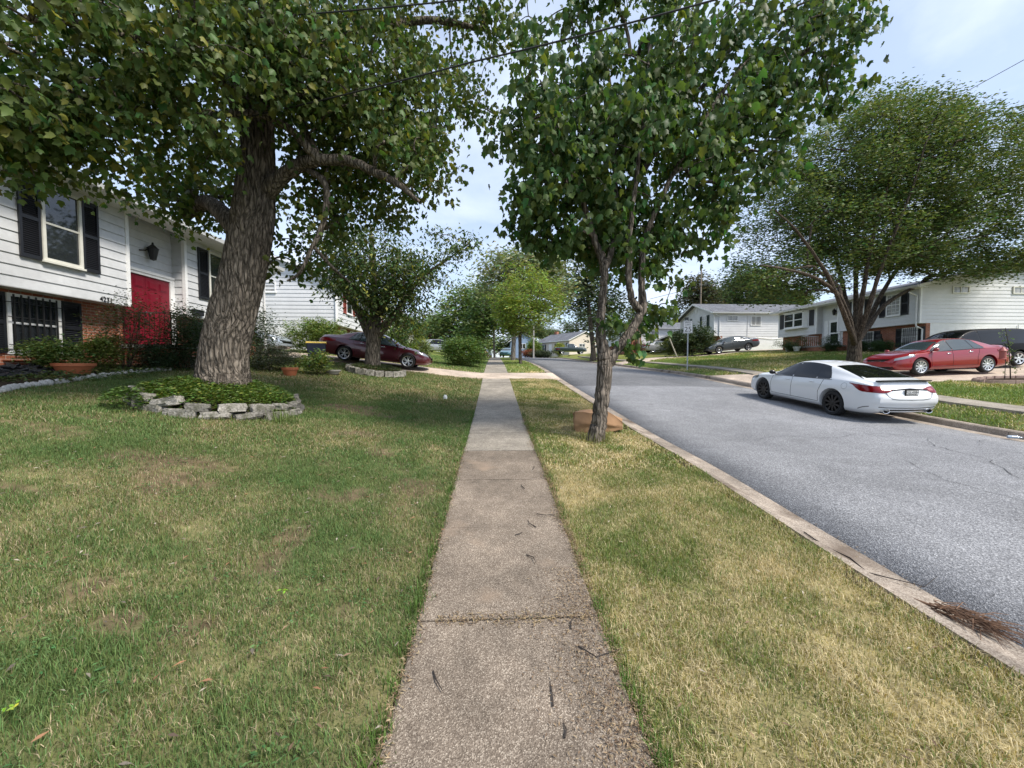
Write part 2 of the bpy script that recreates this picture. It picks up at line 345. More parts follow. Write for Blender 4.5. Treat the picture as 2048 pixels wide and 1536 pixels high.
# near kerb: low rolled profile, far kerb: upright face; joints every 3 m as real gaps in the mesh
def kerb(name, prof, xf, y0, y1, zb, m, gaps=(), seg=3.0):
    b = MB(); y = y0
    while y < y1:
        e = min(y+seg-.012, y1); ysub = np.arange(y, e+.01, (e-y)/5)
        drop = any(g0-.2 < (y+e)/2 < g1+.2 for g0, g1 in gaps)
        vs = []; k = len(prof)
        for q in ysub:
            for (dx_, dz_) in prof:
                d = dz_ if not drop else min(dz_, prof[-2][1]+.03)
                vs.append((float(xf(q))+dx_, q, zb(q)+d))
        fs = [tuple(range(k))[::-1], tuple(range(len(vs)-k, len(vs)))]
        for i in range(len(ysub)-1):
            for j in range(k): fs.append((i*k+j, i*k+(j+1) % k, (i+1)*k+(j+1) % k, (i+1)*k+j))
        b.add(vs, fs); y += seg
    return tag(b.build(name, m), kind='structure')
kerb('near_kerb', [(0, -.3), (0, .012), (.08, .008), (.15, -.035), (.28, -.066), (.43, -.078), (.43, -.3)], kerbN, -4, 140, lambda y: tz(float(kerbN(y)), y), M_kerb, gaps=((DRIVE_L[0], DRIVE_L[1]),))
kerb('far_kerb', [(.17, -.4), (.17, .0), (.15, .014), (.03, .012), (.0, -.012), (-.03, -.128), (-.35, -.13), (-.35, -.4)], lambda y: KF, -4, 140, lambda y: tz(KF, y), M_kerb, gaps=((DRIVE_R[0], 20.2), (34.2, 37.6)))
# near sidewalk slabs; the nearest are worn exposed aggregate, the farther pale concrete
M_agg = speckle_mat('worn aggregate concrete', [(0, (.108, .084, .063)), (.4, (.165, .132, .102)), (.78, (.228, .186, .145)), (1, (.38, .325, .26))], 165, patch=.24, pscale=1.4, bump=.7, stain=((.27, .205, .15), 1.7, .62))
M_conc = speckle_mat('pale concrete', [(0, (.18, .158, .128)), (.5, (.245, .218, .178)), (1, (.325, .294, .247))], 60, patch=.2, pscale=1.1, bump=.3, stain=((.20, .175, .145), 2.3, .58))
def slabs(name, x0, x1, joints, m, dz=.012):
    b = MB(); rr = random.Random(3)
    for a, e in zip(joints[:-1], joints[1:]):
        k = max(2, int((e-a)/.5)+1); q = np.linspace(a+.009, e-.009, k); t = rr.uniform(-.006, .006); vs = []
        for y in q:
            for x, d in ((x0, -.25), (x0, -.006), (x0+.014, 0), ((x0+x1)/2, 0), (x1-.014, 0), (x1, -.006), (x1, -.25)): vs.append((x, y, tz((x0+x1)/2, y)+dz+t+d))
        n = 7; fs = [tuple(range(n))[::-1], tuple(range(len(vs)-n, len(vs)))]
        for i in range(k-1):
            for j in range(n-1): fs.append((i*n+j, i*n+j+1, (i+1)*n+j+1, (i+1)*n+j))
        b.add(vs, fs)
    return tag(b.build(name, m), kind='structure')
jn = [-2.6, -1.3, 0., 1.32, 2.62, 3.94, 5.26, 6.70]
slabs('sidewalk', WX0, WX1, jn, M_agg)
j2 = [6.70+1.42*i for i in range(8)]+[DRIVE_L[0]]; slabs('sidewalk', WX0, WX1, j2, M_conc)
slabs('sidewalk', WX0, WX1, list(np.arange(DRIVE_L[1], 60, 1.42)), M_conc)
slabs('far_sidewalk', 12.55, 13.65, list(np.arange(-6, DRIVE_R[0], 1.42))+[DRIVE_R[0]], M_conc, .02)
slabs('far_sidewalk', 12.55, 13.65, list(np.arange(18.6, 34.2, 1.42)), M_conc, .02)
slabs('far_sidewalk', 12.55, 13.65, list(np.arange(37.6, 60, 1.42)), M_conc, .02)
M_apron = speckle_mat('apron concrete', [(0, (.34, .27, .21)), (.5, (.43, .35, .28)), (1, (.52, .44, .36))], 70, patch=.2, pscale=.9, bump=.25)
def sheet(name, poly, m, dz, nu=24, nv=10):
    """poly: four corners (x, y) laid on the terrain"""
    a, b, c, d = [np.array(p, float) for p in poly]; V = []
    for i in range(nu+1):
        for j in range(nv+1):
            u, v = i/nu, j/nv; p = (a*(1-u)+b*u)*(1-v)+(d*(1-u)+c*u)*v
            edge = i in (0, nu) or j in (0, nv); V.append((p[0], p[1], tz(*p)+dz))
    i = np.arange(len(V)).reshape(nu+1, nv+1); F = np.stack([i[:-1, :-1], i[1:, :-1], i[1:, 1:], i[:-1, 1:]], -1).reshape(-1, 4)
    o = npmesh(name, V, F, m); s = o.modifiers.new('thickness', 'SOLIDIFY'); s.thickness = .2; s.offset = -1
    return tag(o, kind='structure')
sheet('driveway', ((-19, 18.0), (3.0, 18.0), (3.0, 20.3), (-19, 20.3)), M_apron, .014, 60, 8)
sheet('driveway', ((11.17, 13.6), (12.9, 13.6), (12.9, 18.6), (11.17, 20.3)), M_apron, .014, 8, 14)
sheet('driveway', ((12.9, 13.6), (29, 13.6), (29, 18.6), (12.9, 18.6)), M_apron, .014, 40, 12)
sheet('driveway', ((11.17, 34.3), (29, 34.3), (29, 37.5), (11.17, 37.5)), M_apron, .016, 40, 8)
# ================================================================== HOUSES
M_side = mat('white siding', (.64, .645, .65), .45, var=.05, vscale=1.2, var2=.04, v2scale=9, bump=.04, bscale=4)
M_sideg = mat('weathered white siding', (.58, .59, .60), .5, var=.10, vscale=1.0, var2=.06, v2scale=7, bump=.05, bscale=4)
M_beige = mat('beige siding', (.62, .55, .47), .5, var=.05, vscale=2)
M_blue = mat('blue grey siding', (.22, .30, .42), .5, var=.05, vscale=2)
M_trim = mat('white trim paint', (.78, .78, .77), .4, var=.05, vscale=5)
M_cream = mat('cream window frame', (.66, .65, .58), .45, var=.06, vscale=6)
M_brick = brick_mat('red brick', (.27, .085, .045), (.36, .125, .065), (.40, .33, .27))
M_block = brick_mat('white painted block', (.74, .74, .74), (.78, .78, .78), (.70, .70, .70), .4, .2, .008, .5, .05)
M_shin = speckle_mat('grey shingles', [(0, (.075, .08, .09)), (.5, (.115, .12, .135)), (1, (.17, .175, .19))], 14, patch=.2, pscale=.7, bump=.3)
M_glass = mat('window glass', (.022, .026, .03), .04, spec=.9)
M_curt = mat('curtained glass', (.30, .30, .29), .12, spec=.8, var=.3, vscale=7, stretch=(1, 1, .12))
M_black = mat('black shutter paint', (.012, .013, .017), .45)
M_green = mat('dark green shutter', (.018, .045, .032), .5)
M_redsh = mat('brick red shutter', (.28, .055, .035), .5)
M_red = mat('crimson door paint', (.17, .004, .017), .38, var=.06, vscale=4)
M_iron = mat('black iron', (.012, .012, .012), .5)
M_alum = mat('aluminium gutter', (.70, .70, .70), .4, var=.06, vscale=3)
M_stoop = mat('grey stoop concrete', (.30, .29, .27), .9, var=.15, vscale=4, bump=.2)
M_chrome = mat('bright metal', (.8, .8, .8), .15, 1)
class House:
    def __init__(s, Xf, side, root):
        s.Xf, s.side, s.root = Xf, side, root
        s.T = (lambda u, v, w: (Xf-v, u, w)) if side > 0 else (lambda u, v, w: (Xf+v, u, w))
    def front(s, v=0.):   return lambda a, o, w: s.T(a, v+o, w)            # plane facing the street
    def endw(s, u, sg=-1): return lambda a, o, w: s.T(u+sg*o, a, w)        # end wall; sg -1 faces the camera
    def part(s, name, b, m, **k): return b.build(name, m, s.root, **k)
def lap(b, s0, s1, w0, w1, bh=.225, gable=None):
    """lapped boards between s0 and s1; gable = (peak s, eave w, peak w)"""
    n = max(1, round((w1-w0)/bh)); h = (w1-w0)/n; top = gable[2] if gable else w1; w = w0
    def ext(q):
        if not gable or q <= gable[1]: return s0, s1
        t = min(1, (q-gable[1])/(gable[2]-gable[1])); return s0+(gable[0]-s0)*t, s1+(gable[0]-s1)*t
    while w < top-.01:
        e = min(w+h, top); a0, a1 = ext(w); c0, c1 = ext(e)
        b.add([(a0, .024, w), (a1, .024, w), (c1, .004, e), (c0, .004, e), (a0, .002, w), (a1, .002, w)], [(0, 1, 2, 3), (0, 1, 5, 4)]); w = e
    if gable is None: pass
def window(H, P, s0, s1, w0, w1, frame=None, glass=None, rows=2, cols=1, sh=None, shw=.42, guard=0, sill=True, muntin=False):
    frame = frame or M_trim; glass = glass or M_glass
    b = MB(P); f = .065
    b.box(s0, s0+f, -.03, .055, w0, w1); b.box(s1-f, s1, -.03, .055, w0, w1); b.box(s0+f, s1-f, -.03, .053, w1-f, w1); b.box(s0+f, s1-f, -.03, .053, w0, w0+f)
    if sill: b.box(s0-.03, s1+.03, -.01, .085, w0-.045, w0-.002)
    for i in range(1, rows): q = w0+(w1-w0)*i/rows; b.box(s0+f, s1-f, -.02, .034, q-.022, q+.022)
    for i in range(1, cols): q = s0+(s1-s0)*i/cols; b.box(q-.02, q+.02, -.02, .036, w0+f, w1-f)
    if muntin:
        for i in range(1, 3): q = s0+f+(s1-s0-2*f)*i/3; b.box(q-.009, q+.009, .0, .03, w0+f, w1-f)
        for i in (1, 2, 4, 5): q = w0+(w1-w0)*i/6; b.box(s0+f, s1-f, .0, .03, q-.009, q+.009)
    fr = H.part('window', b, frame)
    g = MB(P); g.box(s0+f-.01, s1-f+.01, -.02, .016, w0+f-.01, w1-f+.01); p = g.build('pane', glass, H.root); p.parent = fr
    if sh:
        for a in (s0-shw-.02, s1+.02):
            q = MB(P); q.box(a, a+.05, .005, .045, w0-.03, w1); q.box(a+shw-.05, a+shw, .005, .045, w0-.03, w1)
            for z0, z1 in ((w0-.03, w0+.06), ((w0+w1)/2-.04, (w0+w1)/2+.04), (w1-.07, w1)): q.box(a+.05, a+shw-.05, .005, .043, z0, z1)
            z = w0+.07
            while z < w1-.1:
                q.add([(a+.05, .012, z), (a+shw-.05, .012, z), (a+shw-.05, .038, z-.03), (a+.05, .038, z-.03)], [(0, 1, 2, 3)]); z += .045
            q.box(a+.03, a+shw-.03, .0, .012, w0, w1-.02)
            H.part('shutter', q, sh)
    if guard:
        q = MB(P); n = guard
        for i in range(n): a = s0+.04+(s1-s0-.08)*i/(n-1); q.box(a-.011, a+.011, .13, .152, w0-.02, w1-.03)
        for z in (w0+.06, w0+.16, w1-.2, (w0+w1)/2+.12): q.box(s0-.06, s1+.08, .118, .13, z-.008, z+.008)
        for a in (s0-.05, s1+.07):
            for z in (w0+.06, w1-.2): q.box(a-.008, a+.008, 0, .13, z-.008, z+.008)
        o = q.build('window_guard', M_iron, H.root); o.parent = fr
    return fr
def shell(H, u0, u1, D, wb, ws, we, brick=None, over=.4, block=None, recess=None, siding=None, ridge='u', wp=None, roofov=.6, ends=(1, 1), endlap=True, bh=.225, rend=.35):
    """two-storey house: lapped upper storey over a set-back brick storey, gable roof"""
    brick = brick or M_brick; siding = siding or M_side; block = block or M_block
    segs = [(u0, u1)] if not recess else [(u0, recess[0]), (recess[1], u1)]
    b = MB(); 
    for a, e in segs:
        m = MB(H.front()); lap(m, a, e, ws, we if ridge == 'u' else we, bh, None if ridge == 'u' else ((u0+u1)/2, we, wp)); b.v += []; o = len(b.v); b.v += m.v; b.f += [tuple(i+o for i in f) for f in m.f]
    if recess:
        m = MB(H.front(-recess[2])); lap(m, recess[0], recess[1], recess[3], we, bh); o = len(b.v); b.v += m.v; b.f += [tuple(i+o for i in f) for f in m.f]
        for uu, sg in ((recess[0], 1), (recess[1], -1)):
            m = MB(H.endw(uu, sg)); lap(m, -recess[2], 0, ws if True else recess[3], we, bh); o = len(b.v); b.v += m.v; b.f += [tuple(i+o for i in f) for f in m.f]
    for k, (uu, sg) in enumerate(((u0, -1), (u1, 1))):
        if not ends[k]: continue
        m = MB(H.endw(uu, sg)); lap(m, -D, 0, ws, we, bh, (-D/2, we, wp) if ridge == 'u' else None); o = len(b.v); b.v += m.v; b.f += [tuple(i+o for i in f) for f in m.f]
    H.part('siding', b, siding)
    c = MB(H.T)                                                    # solid core just behind the boards
    if ridge == 'u':
        for a, e in segs: c.box(a+.003, e-.003, -D, -.003, ws+.003, we)
        c.prism([(-D, we+.002), (-.003, we+.002), (-D/2, wp-.02)], 0, u0+.003, u1-.003)
        if recess: c.box(recess[0], recess[1], -D, -recess[2]-.003, wb, we)
    else:
        c.box(u0+.003, u1-.003, -D, -.003, ws+.003, we); c.prism([(u0, we+.002), (u1, we+.002), ((u0+u1)/2, wp-.02)], 1, -D, -.003)
    H.part('wall', c, M_trim)
    for a, e in segs:
        q = MB(H.T); q.box(a+.0, e-.0, -over-.25, -over, wb-.6, ws+.001); H.part('brick_wall', q, brick)
    for a in (u0, u1-.25): q = MB(H.T); q.box(a, a+.25, -D, -over-.251, wb-.6, ws+.0015); H.part('block_wall', q, block)
    q = MB(H.T)                                                    # corner boards and bottom band
    for a, e in segs:
        for x in (a, e): q.box(x-.03 if x == a else x-.07, x+.07 if x == a else x+.03, -.07, .032, ws-.01, we)
        q.box(a, e, -over, .02, ws-.012, ws-.004)
    H.part('corner_trim', q, M_trim)
    t = .14; r = MB(H.T); f = MB(H.T); gt = MB(H.T)
    if ridge == 'u':
        sl_ = (wp-we)/(D/2); e0 = we-sl_*roofov
        ch = [(roofov, e0+.02), (-D/2, wp+.02), (-D-roofov, e0+.02), (-D-roofov, e0+.02+t), (-D/2, wp+.03+t), (roofov, e0+.02+t)]
        r.prism(ch, 0, u0-rend, u1+rend)
        for uu in (u0-rend-.025, u1+rend): f.prism([(p, z+(-.03 if i < 3 else -.02)) for i, (p, z) in enumerate(ch)], 0, uu, uu+.025)
        f.box(u0-rend, u1+rend, -.02, roofov-.01, e0-.03, e0+.0)     # soffit
        gt.prism([(roofov+.003, e0-.03), (roofov+.10, e0+.0), (roofov+.13, e0+.12), (roofov+.11, e0+.12), (roofov+.003, e0+.13)], 0, u0-rend, u1+rend)
    else:
        mid = (u0+u1)/2; sl_ = (wp-we)/((u1-u0)/2); e0 = we-sl_*.35
        ch = [(u0-.35, e0+.02), (mid, wp+.02), (u1+.35, e0+.02), (u1+.35, e0+.02+t), (mid, wp+.03+t), (u0-.35, e0+.02+t)]
        r.prism(ch, 1, -D-.3, roofov)
        f.prism([(p, z+(-.03 if i < 3 else -.02)) for i, (p, z) in enumerate(ch)], 1, roofov, roofov+.03)
        f.box(u0-.33, u0-.01, -D, roofov, e0-.03, e0+.0)
        gt.prism([(u0-.353, e0-.02), (u0-.45, e0+.0), (u0-.48, e0+.12), (u0-.353, e0+.13)], 1, -D-.3, roofov)
    H.part('roof', r, M_shin); H.part('fascia', f, M_trim); H.part('gutter', gt, M_alum)
def entry_lamp(H, P, s, w, sc=1.0):
    b = MB(P); b.tube([(s-.2*sc, .03, w-.02), (s-.12*sc, .1, w+.0), (s-.02*sc, .16, w+.1*sc)], .012*sc, 6); b.lathe([(.001, -.17*sc), (.05*sc, -.15*sc), (.09*sc, .06*sc), (.10*sc, .07*sc), (.02*sc, .15*sc), (.015*sc, .19*sc)], (s, .17, w), 8, 2)
    H.part('porch_lamp', b, M_iron)
def text_part(s, size, m, parent, mtx, name='lettering', ext=.003):
    cu = bpy.data.curves.new(name, 'FONT'); cu.body = s; cu.size = size; cu.extrude = ext; cu.align_x = 'CENTER'; cu.align_y = 'CENTER'
    o = bpy.data.objects.new(name, cu); COL.objects.link(o); dg = bpy.context.evaluated_depsgraph_get(); dg.update()
    me = bpy.data.meshes.new_from_object(o.evaluated_get(dg)); bpy.data.objects.remove(o); me.transform(mtx); me.materials.clear(); me.materials.append(m)
    q = bpy.data.objects.new(name, me); COL.objects.link(q); q.parent = parent; return q
# ------------------------------------------------------------------ the near house on the left
r0 = empty('house', (-10, 11, 1.7), 0, 'white sided house with crimson double door and black shutters behind the thick tree', 'house', 'houses along the street')
H = House(-10, -1, r0)
shell(H, 4.2, 17.8, 8.5, 1.55, 3.5, 6.28, recess=(11.4, 13.4, .4, 4.62), siding=M_sideg, wp=7.75, roofov=.62)
window(H, H.front(.02), 9.3, 10.15, 4.2, 5.88, M_cream, sh=M_black, shw=.40)
window(H, H.front(.02), 14.42, 15.25, 4.2, 5.88, M_cream, sh=M_black, shw=.46)
window(H, H.front(.02), 5.6, 6.5, 4.2, 5.88, M_cream, sh=M_black, shw=.40)
window(H, H.front(-.4), 8.95, 10.0, 2.15, 3.42, M_trim, sh=M_black, shw=.46, guard=8)
window(H, H.front(-.4), 14.6, 15.5, 2.35, 3.42, M_trim, sh=M_black, shw=.42)
q = MB(H.front(-.4)); i = 0
for k in range(13): q.box(8.85+k*.098, 8.85+k*.098+.088, 0, .07, 1.97, 2.085)
H.part('brick_sill', q, M_brick)
q = MB(H.T); q.box(11.395, 11.53, -.6, -.322, 1.5, 3.498); H.part('brick_wall', q, M_brick)
q = MB(H.front(-.395))                                              # door surround and the two leaves
for a, e in ((11.455, 11.50), (13.22, 13.395)): q.box(a, e, 0, .07, 2.48, 4.62)
q.box(11.50, 13.22, 0, .068, 4.54, 4.62); q.box(11.42, 13.38, 0, .09, 4.622, 4.70); fr = H.part('door_frame', q, M_trim)
for a, e in ((11.505, 12.347), (12.357, 13.215)):
    q = MB(H.front(-.4)); q.box(a, e, 0, .04, 2.49, 4.535)
    for c in (0, 1):
        s0 = a+.09+c*(e-a-.09)/2; s1 = s0+(e-a)/2-.135
        for z0, z1 in ((2.62, 3.15), (3.30, 4.06), (4.17, 4.42)):
            q.box(s0, s1, .04, .049, z0, z1); q.box(s0+.03, s1-.03, .049, .058, z0+.03, z1-.03)
    d = H.part('door', q, M_red, bevel=.004)
    q = MB(H.front(-.4)); q.ball((12.28 if a < 12 else 12.43, .09, 3.45), .03); o = q.build('handle', M_chrome, r0); o.parent = d
entry_lamp(H, H.front(-.4), 12.5, 5.28, 1.5)
q = MB(H.T); q.box(11.45, 13.35, -.39, 1.05, 1.3, 2.36); H.part('stoop', q, M_brick)
q = MB(H.T); q.box(11.40, 13.40, -.385, 1.10, 2.362, 2.46); q.box(12.0, 13.2, 1.11, 1.42, 1.5, 2.14); q.box(12.0, 13.2, 1.43, 1.72, 1.5, 1.97); H.part('stoop_cap', q, M_stoop)
q = MB(H.T)
for a in (11.5, 13.32):
    q.tube([(a, 1.0, 2.46), (a, 1.0, 3.36)], .016, 6); q.tube([(a, -.3, 3.34), (a, 1.02, 3.34)], .016, 6); q.tube([(a, -.3, 2.6), (a, 1.02, 2.6)], .012, 6)
    for k in range(9): q.tube([(a, -.25+k*.135, 2.6), (a, -.25+k*.135, 3.34)], .008, 5)
    if a < 13: H.part('railing', q, M_iron); q = MB(H.T)
H.part('railing', q, M_iron); q = MB(H.T)
q.tube([(11.5, 1.0, 3.34), (11.98, 1.0, 3.34)], .016, 6); q.tube([(11.5, 1.0, 2.6), (11.98, 1.0, 2.6)], .012, 6)
for k in range(4): q.tube([(11.6+k*.11, 1.0, 2.6), (11.6+k*.11, 1.0, 3.34)], .008, 5)
H.part('railing', q, M_iron)
text_part('4231', .17, M_iron, r0, Matrix.Translation((.03, -.28, 1.86))@Matrix.Rotation(R(90), 4, 'Z')@Matrix.Rotation(R(90), 4, 'X'), 'house_number', .006)
q = MB(H.front(.01)); q.box(13.62, 14.02, .0, .12, 3.56, 3.72); q.box(13.60, 14.04, .0, .14, 3.725, 3.75); H.part('mailbox', q, M_black)
q = MB(H.front(.01)); q.tube([(17.7, .62, 6.0), (17.7, .5, 5.85), (17.7, .07, 5.6), (17.7, .07, 2.2)], .04, 6); H.part('downspout', q, M_alum)
# ------------------------------------------------------------------ the next house on the left
r1 = empty('house', (-9, 29, 2.8), 0, 'white house with red shutters and bare white end wall behind the maroon car', 'house', 'houses along the street')
H = House(-9, -1, r1)
shell(H, 23.3, 35, 9, 2.5, 4.28, 6.95, recess=(27.8, 29.6, .4, 5.2), wp=8.3, roofov=.55, bh=.23)
for a in (24.6, 31): window(H, H.front(.02), a, a+1.0, 5.1, 6.6, sh=M_redsh)
for a in (24.7, 26.3, 31): window(H, H.front(-.4), a, a+.9, 2.9, 4.2, sh=M_redsh, shw=.3)
q = MB(H.front(-.4)); q.box(28.1, 29.1, 0, .06, 3.0, 5.15); H.part('door', q, M_redsh)
window(H, H.endw(23.3), -4.6, -3.4, 6.1, 6.7, rows=1, cols=2, glass=M_curt)
q = MB(H.T); q.tube([(23.24, -.05, 6.8), (23.24, -.05, 4.3), (23.2, -.25, 4.1), (23.2, -.62, 3.75), (23.2, -.64, 2.5)], .045, 8); H.part('downspout', q, M_trim)
r1b = empty('house', (-9.5, 42, 3.4), 0, 'white house farther up on the left, mostly hidden by the leafy tree', 'house', 'houses along the street')
H = House(-9.5, -1, r1b); shell(H, 37.5, 47, 8, 2.8, 4.6, 7.2, wp=8.4)
for a in (39, 43): window(H, H.front(.02), a, a+1.0, 5.4, 6.8, sh=M_black)
# ------------------------------------------------------------------ the right-hand house behind the red car
r2 = empty('house', (24.5, 27, 2.8), 0, 'white house with bay window, black shutters and brick lower storey behind the red car', 'house', 'houses along the street')
H = House(24.5, 1, r2)
shell(H, 21.8, 33.1, 11, 2.6, 4.38, 6.5, recess=(27.25, 29.1, .45, 3.4), wp=7.75, roofov=.5, bh=.215)
window(H, H.front(.02), 22.86, 23.74, 4.98, 6.3, glass=M_curt, sh=M_black, muntin=True)
window(H, H.front(.02), 25.2, 26.1, 4.98, 6.3, sh=M_black)
window(H, H.front(-.4), 22.2, 23.1, 3.1, 4.2, glass=M_curt, sh=M_black, shw=.36, guard=8)
window(H, H.front(-.4), 24.9, 25.8, 3.1, 4.2, glass=M_curt, sh=M_black, shw=.40, guard=8)
q = MB(H.T); q.prism([(29.85, .03), (30.1, .36), (32.15, .36), (32.4, .03)], 2, 4.93, 5.03); q.prism([(29.85, .03), (30.1, .36), (32.15, .36), (32.4, .03)], 2, 6.22, 6.30)
q.prism([(29.95, .03), (30.14, .28), (32.11, .28), (32.3, .03)], 2, 5.03, 6.22); bay = H.part('bay_window', q, M_trim)
for a, e in ((30.2, 31.0), (31.18, 32.05)):
    g = MB(H.front(.28)); g.box(a, e, 0, .012, 5.12, 6.14); g.build('pane', M_glass, r2).parent = bay
    g = MB(H.front(.293)); g.box(a-.03, e+.03, 0, .03, 5.60, 5.66); g.build('sash_rail', M_trim, r2).parent = bay
for a in (29.35, 32.48):
    q = MB(H.front(.02)); q.box(a, a+.44, 0, .04, 5.05, 6.25); H.part('shutter', q, M_black)
q = MB(H.front(-.44)); q.box(27.45, 28.4, 0, .07, 3.42, 5.3); d = H.part('door', q, M_trim)
for z0, z1 in ((3.62, 4.28), (4.38, 5.12)):
    g = MB(H.front(-.372)); g.box(27.6, 28.25, 0, .01, z0, z1); g.build('door_glass', M_glass, r2).parent = d
q = MB(H.front(-.44)); q.box(28.5, 28.85, 0, .05, 3.42, 5.3); H.part('sidelight', q, M_trim)
entry_lamp(H, H.front(-.45), 27.9, 5.85, 1.4)
q = MB(H.T); q.box(27.0, 29.4, -.44, 1.1, 2.5, 3.30); H.part('stoop', q, M_brick)
q = MB(H.T); q.box(26.95, 29.45, -.43, 1.15, 3.302, 3.40); H.part('stoop_cap', q, M_stoop)
q = MB(H.T)
for k in range(9): q.tube([(29.3, -.3+k*.16, 3.4), (29.3, -.3+k*.16, 4.2)], .014, 5)
q.tube([(29.3, -.35, 4.2), (29.3, 1.05, 4.2)], .022, 6); q.tube([(28.6, 1.05, 4.2), (29.3, 1.05, 4.2)], .022, 6); H.part('railing', q, M_trim)
for v in (-2.9, -6.6): window(H, H.endw(21.78), v, v+1.05, 6.08, 6.52, M_cream, M_curt, rows=1, cols=2, sill=False)
q = MB(H.T); q.tube([(21.93, .56, 6.15), (21.93, .08, 5.95), (21.93, .08, 4.32), (21.93, .05, 4.2), (21.93, -.33, 4.05), (21.93, -.33, 2.6)], .045, 8); H.part('downspout', q, M_trim)
q = MB(H.endw(21.79)); q.tube([(-6, .03, 4.3), (-6, .03, 3.9), (-4.6, .03, 3.88)], .02, 6); H.part('conduit', q, M_alum)
# ------------------------------------------------------------------ gable-fronted houses farther up on the right
def gable_house(Xf, u0, u1, wb, ws, we, wp, lab, wing=True, chim=False):
    r = empty('house', (Xf, (u0+u1)/2, wb), 0, lab, 'house', 'houses along the street'); H = House(Xf, 1, r)
    shell(H, u0, u1, 11, wb, ws, we, ridge='v', wp=wp, roofov=.45, over=.6, bh=.235)
    for a in (u0+1.35, u0+4.9): window(H, H.front(.02), a, a+.85, ws+.85, we-.12, glass=M_curt, sh=M_green if wing else M_black, shw=.45, muntin=True)
    q = MB(H.front(.02)); q.box((u0+u1)/2-.18, (u0+u1)/2+.18, 0, .03, we+.35, wp-.25); H.part('gable_vent', q, M_alum)
    for v, w0, w1, wd in ((-2.4, we-.85, we-.3, 1.1), (-4.8, we-1.3, we-.35, 1.1), (-7.8, we-.8, we-.25, .8)): window(H, H.endw(u0-.02), v, v+wd, w0, w1, glass=M_curt, rows=1, cols=2, sill=False)
    window(H, H.endw(u0), -9.2, -7.6, wb+.2, wb+1.3, rows=3, glass=M_curt, sill=False)
    q = MB(H.T); q.tube([(u0-.3, .1, we-.15), (u0-.07, -.5, we-.45), (u0-.07, -.5, ws), (u0-.06, -.72, ws-.3), (u0-.06, -.72, wb)], .045, 8); H.part('downspout', q, M_trim)
    q = MB(H.T); q.tube([(u0-.045, -3.4, we-.2), (u0-.045, -3.4, ws-.05), (u0-.045, -6, ws-.3), (u0-.045, -8, ws-.1)], .02, 5); H.part('conduit', q, M_alum)
    if wing:                                                        # low side wing with an open porch roof
        q = MB(H.T); q.box(u1+.02, u1+4.6, -6, -.6, wb-.5, ws+.35); H.part('wing_wall', q, M_brick)
        q = MB(H.T); q.prism([(u1+.02, ws+.95), (u1+7.4, ws+.18), (u1+7.4, ws+.32), (u1+.02, ws+1.12)], 1, -6.3, .5); H.part('wing_roof', q, M_shin)
        q = MB(H.T); q.prism([(u1+.02, ws+.93), (u1+7.4, ws+.16), (u1+7.4, ws+.33), (u1+.02, ws+1.13)], 1, .5, .54); H.part('wing_fascia', q, M_trim)
        window(H, H.front(-.59), u1+1.3, u1+3.4, wb+.75, ws+.15, cols=3, sh=M_green, shw=.5)
        q = MB(H.T); q.box(u1+6.9, u1+7.05, .2, .35, wb-.5, ws+.25); q.box(u1+5.0, u1+5.15, .2, .35, wb-.5, ws+.45); H.part('porch_post', q, M_alum)
    if chim: q = MB(H.T); q.box(u0-.5, u0-.02, -2.2, -1.0, wb-.5, wp-.4); H.part('chimney', q, M_brick)
    return r
gable_house(22, 38.75, 45.9, 3.2, 4.98, 7.32, 8.55, 'white gable-fronted house with green shutters beside the grey parked sedan')
gable_house(17.2, 52, 59.3, 3.1, 4.95, 7.05, 8.05, 'white gable-fronted house with brick chimney, half hidden behind the forked street tree', True, True)
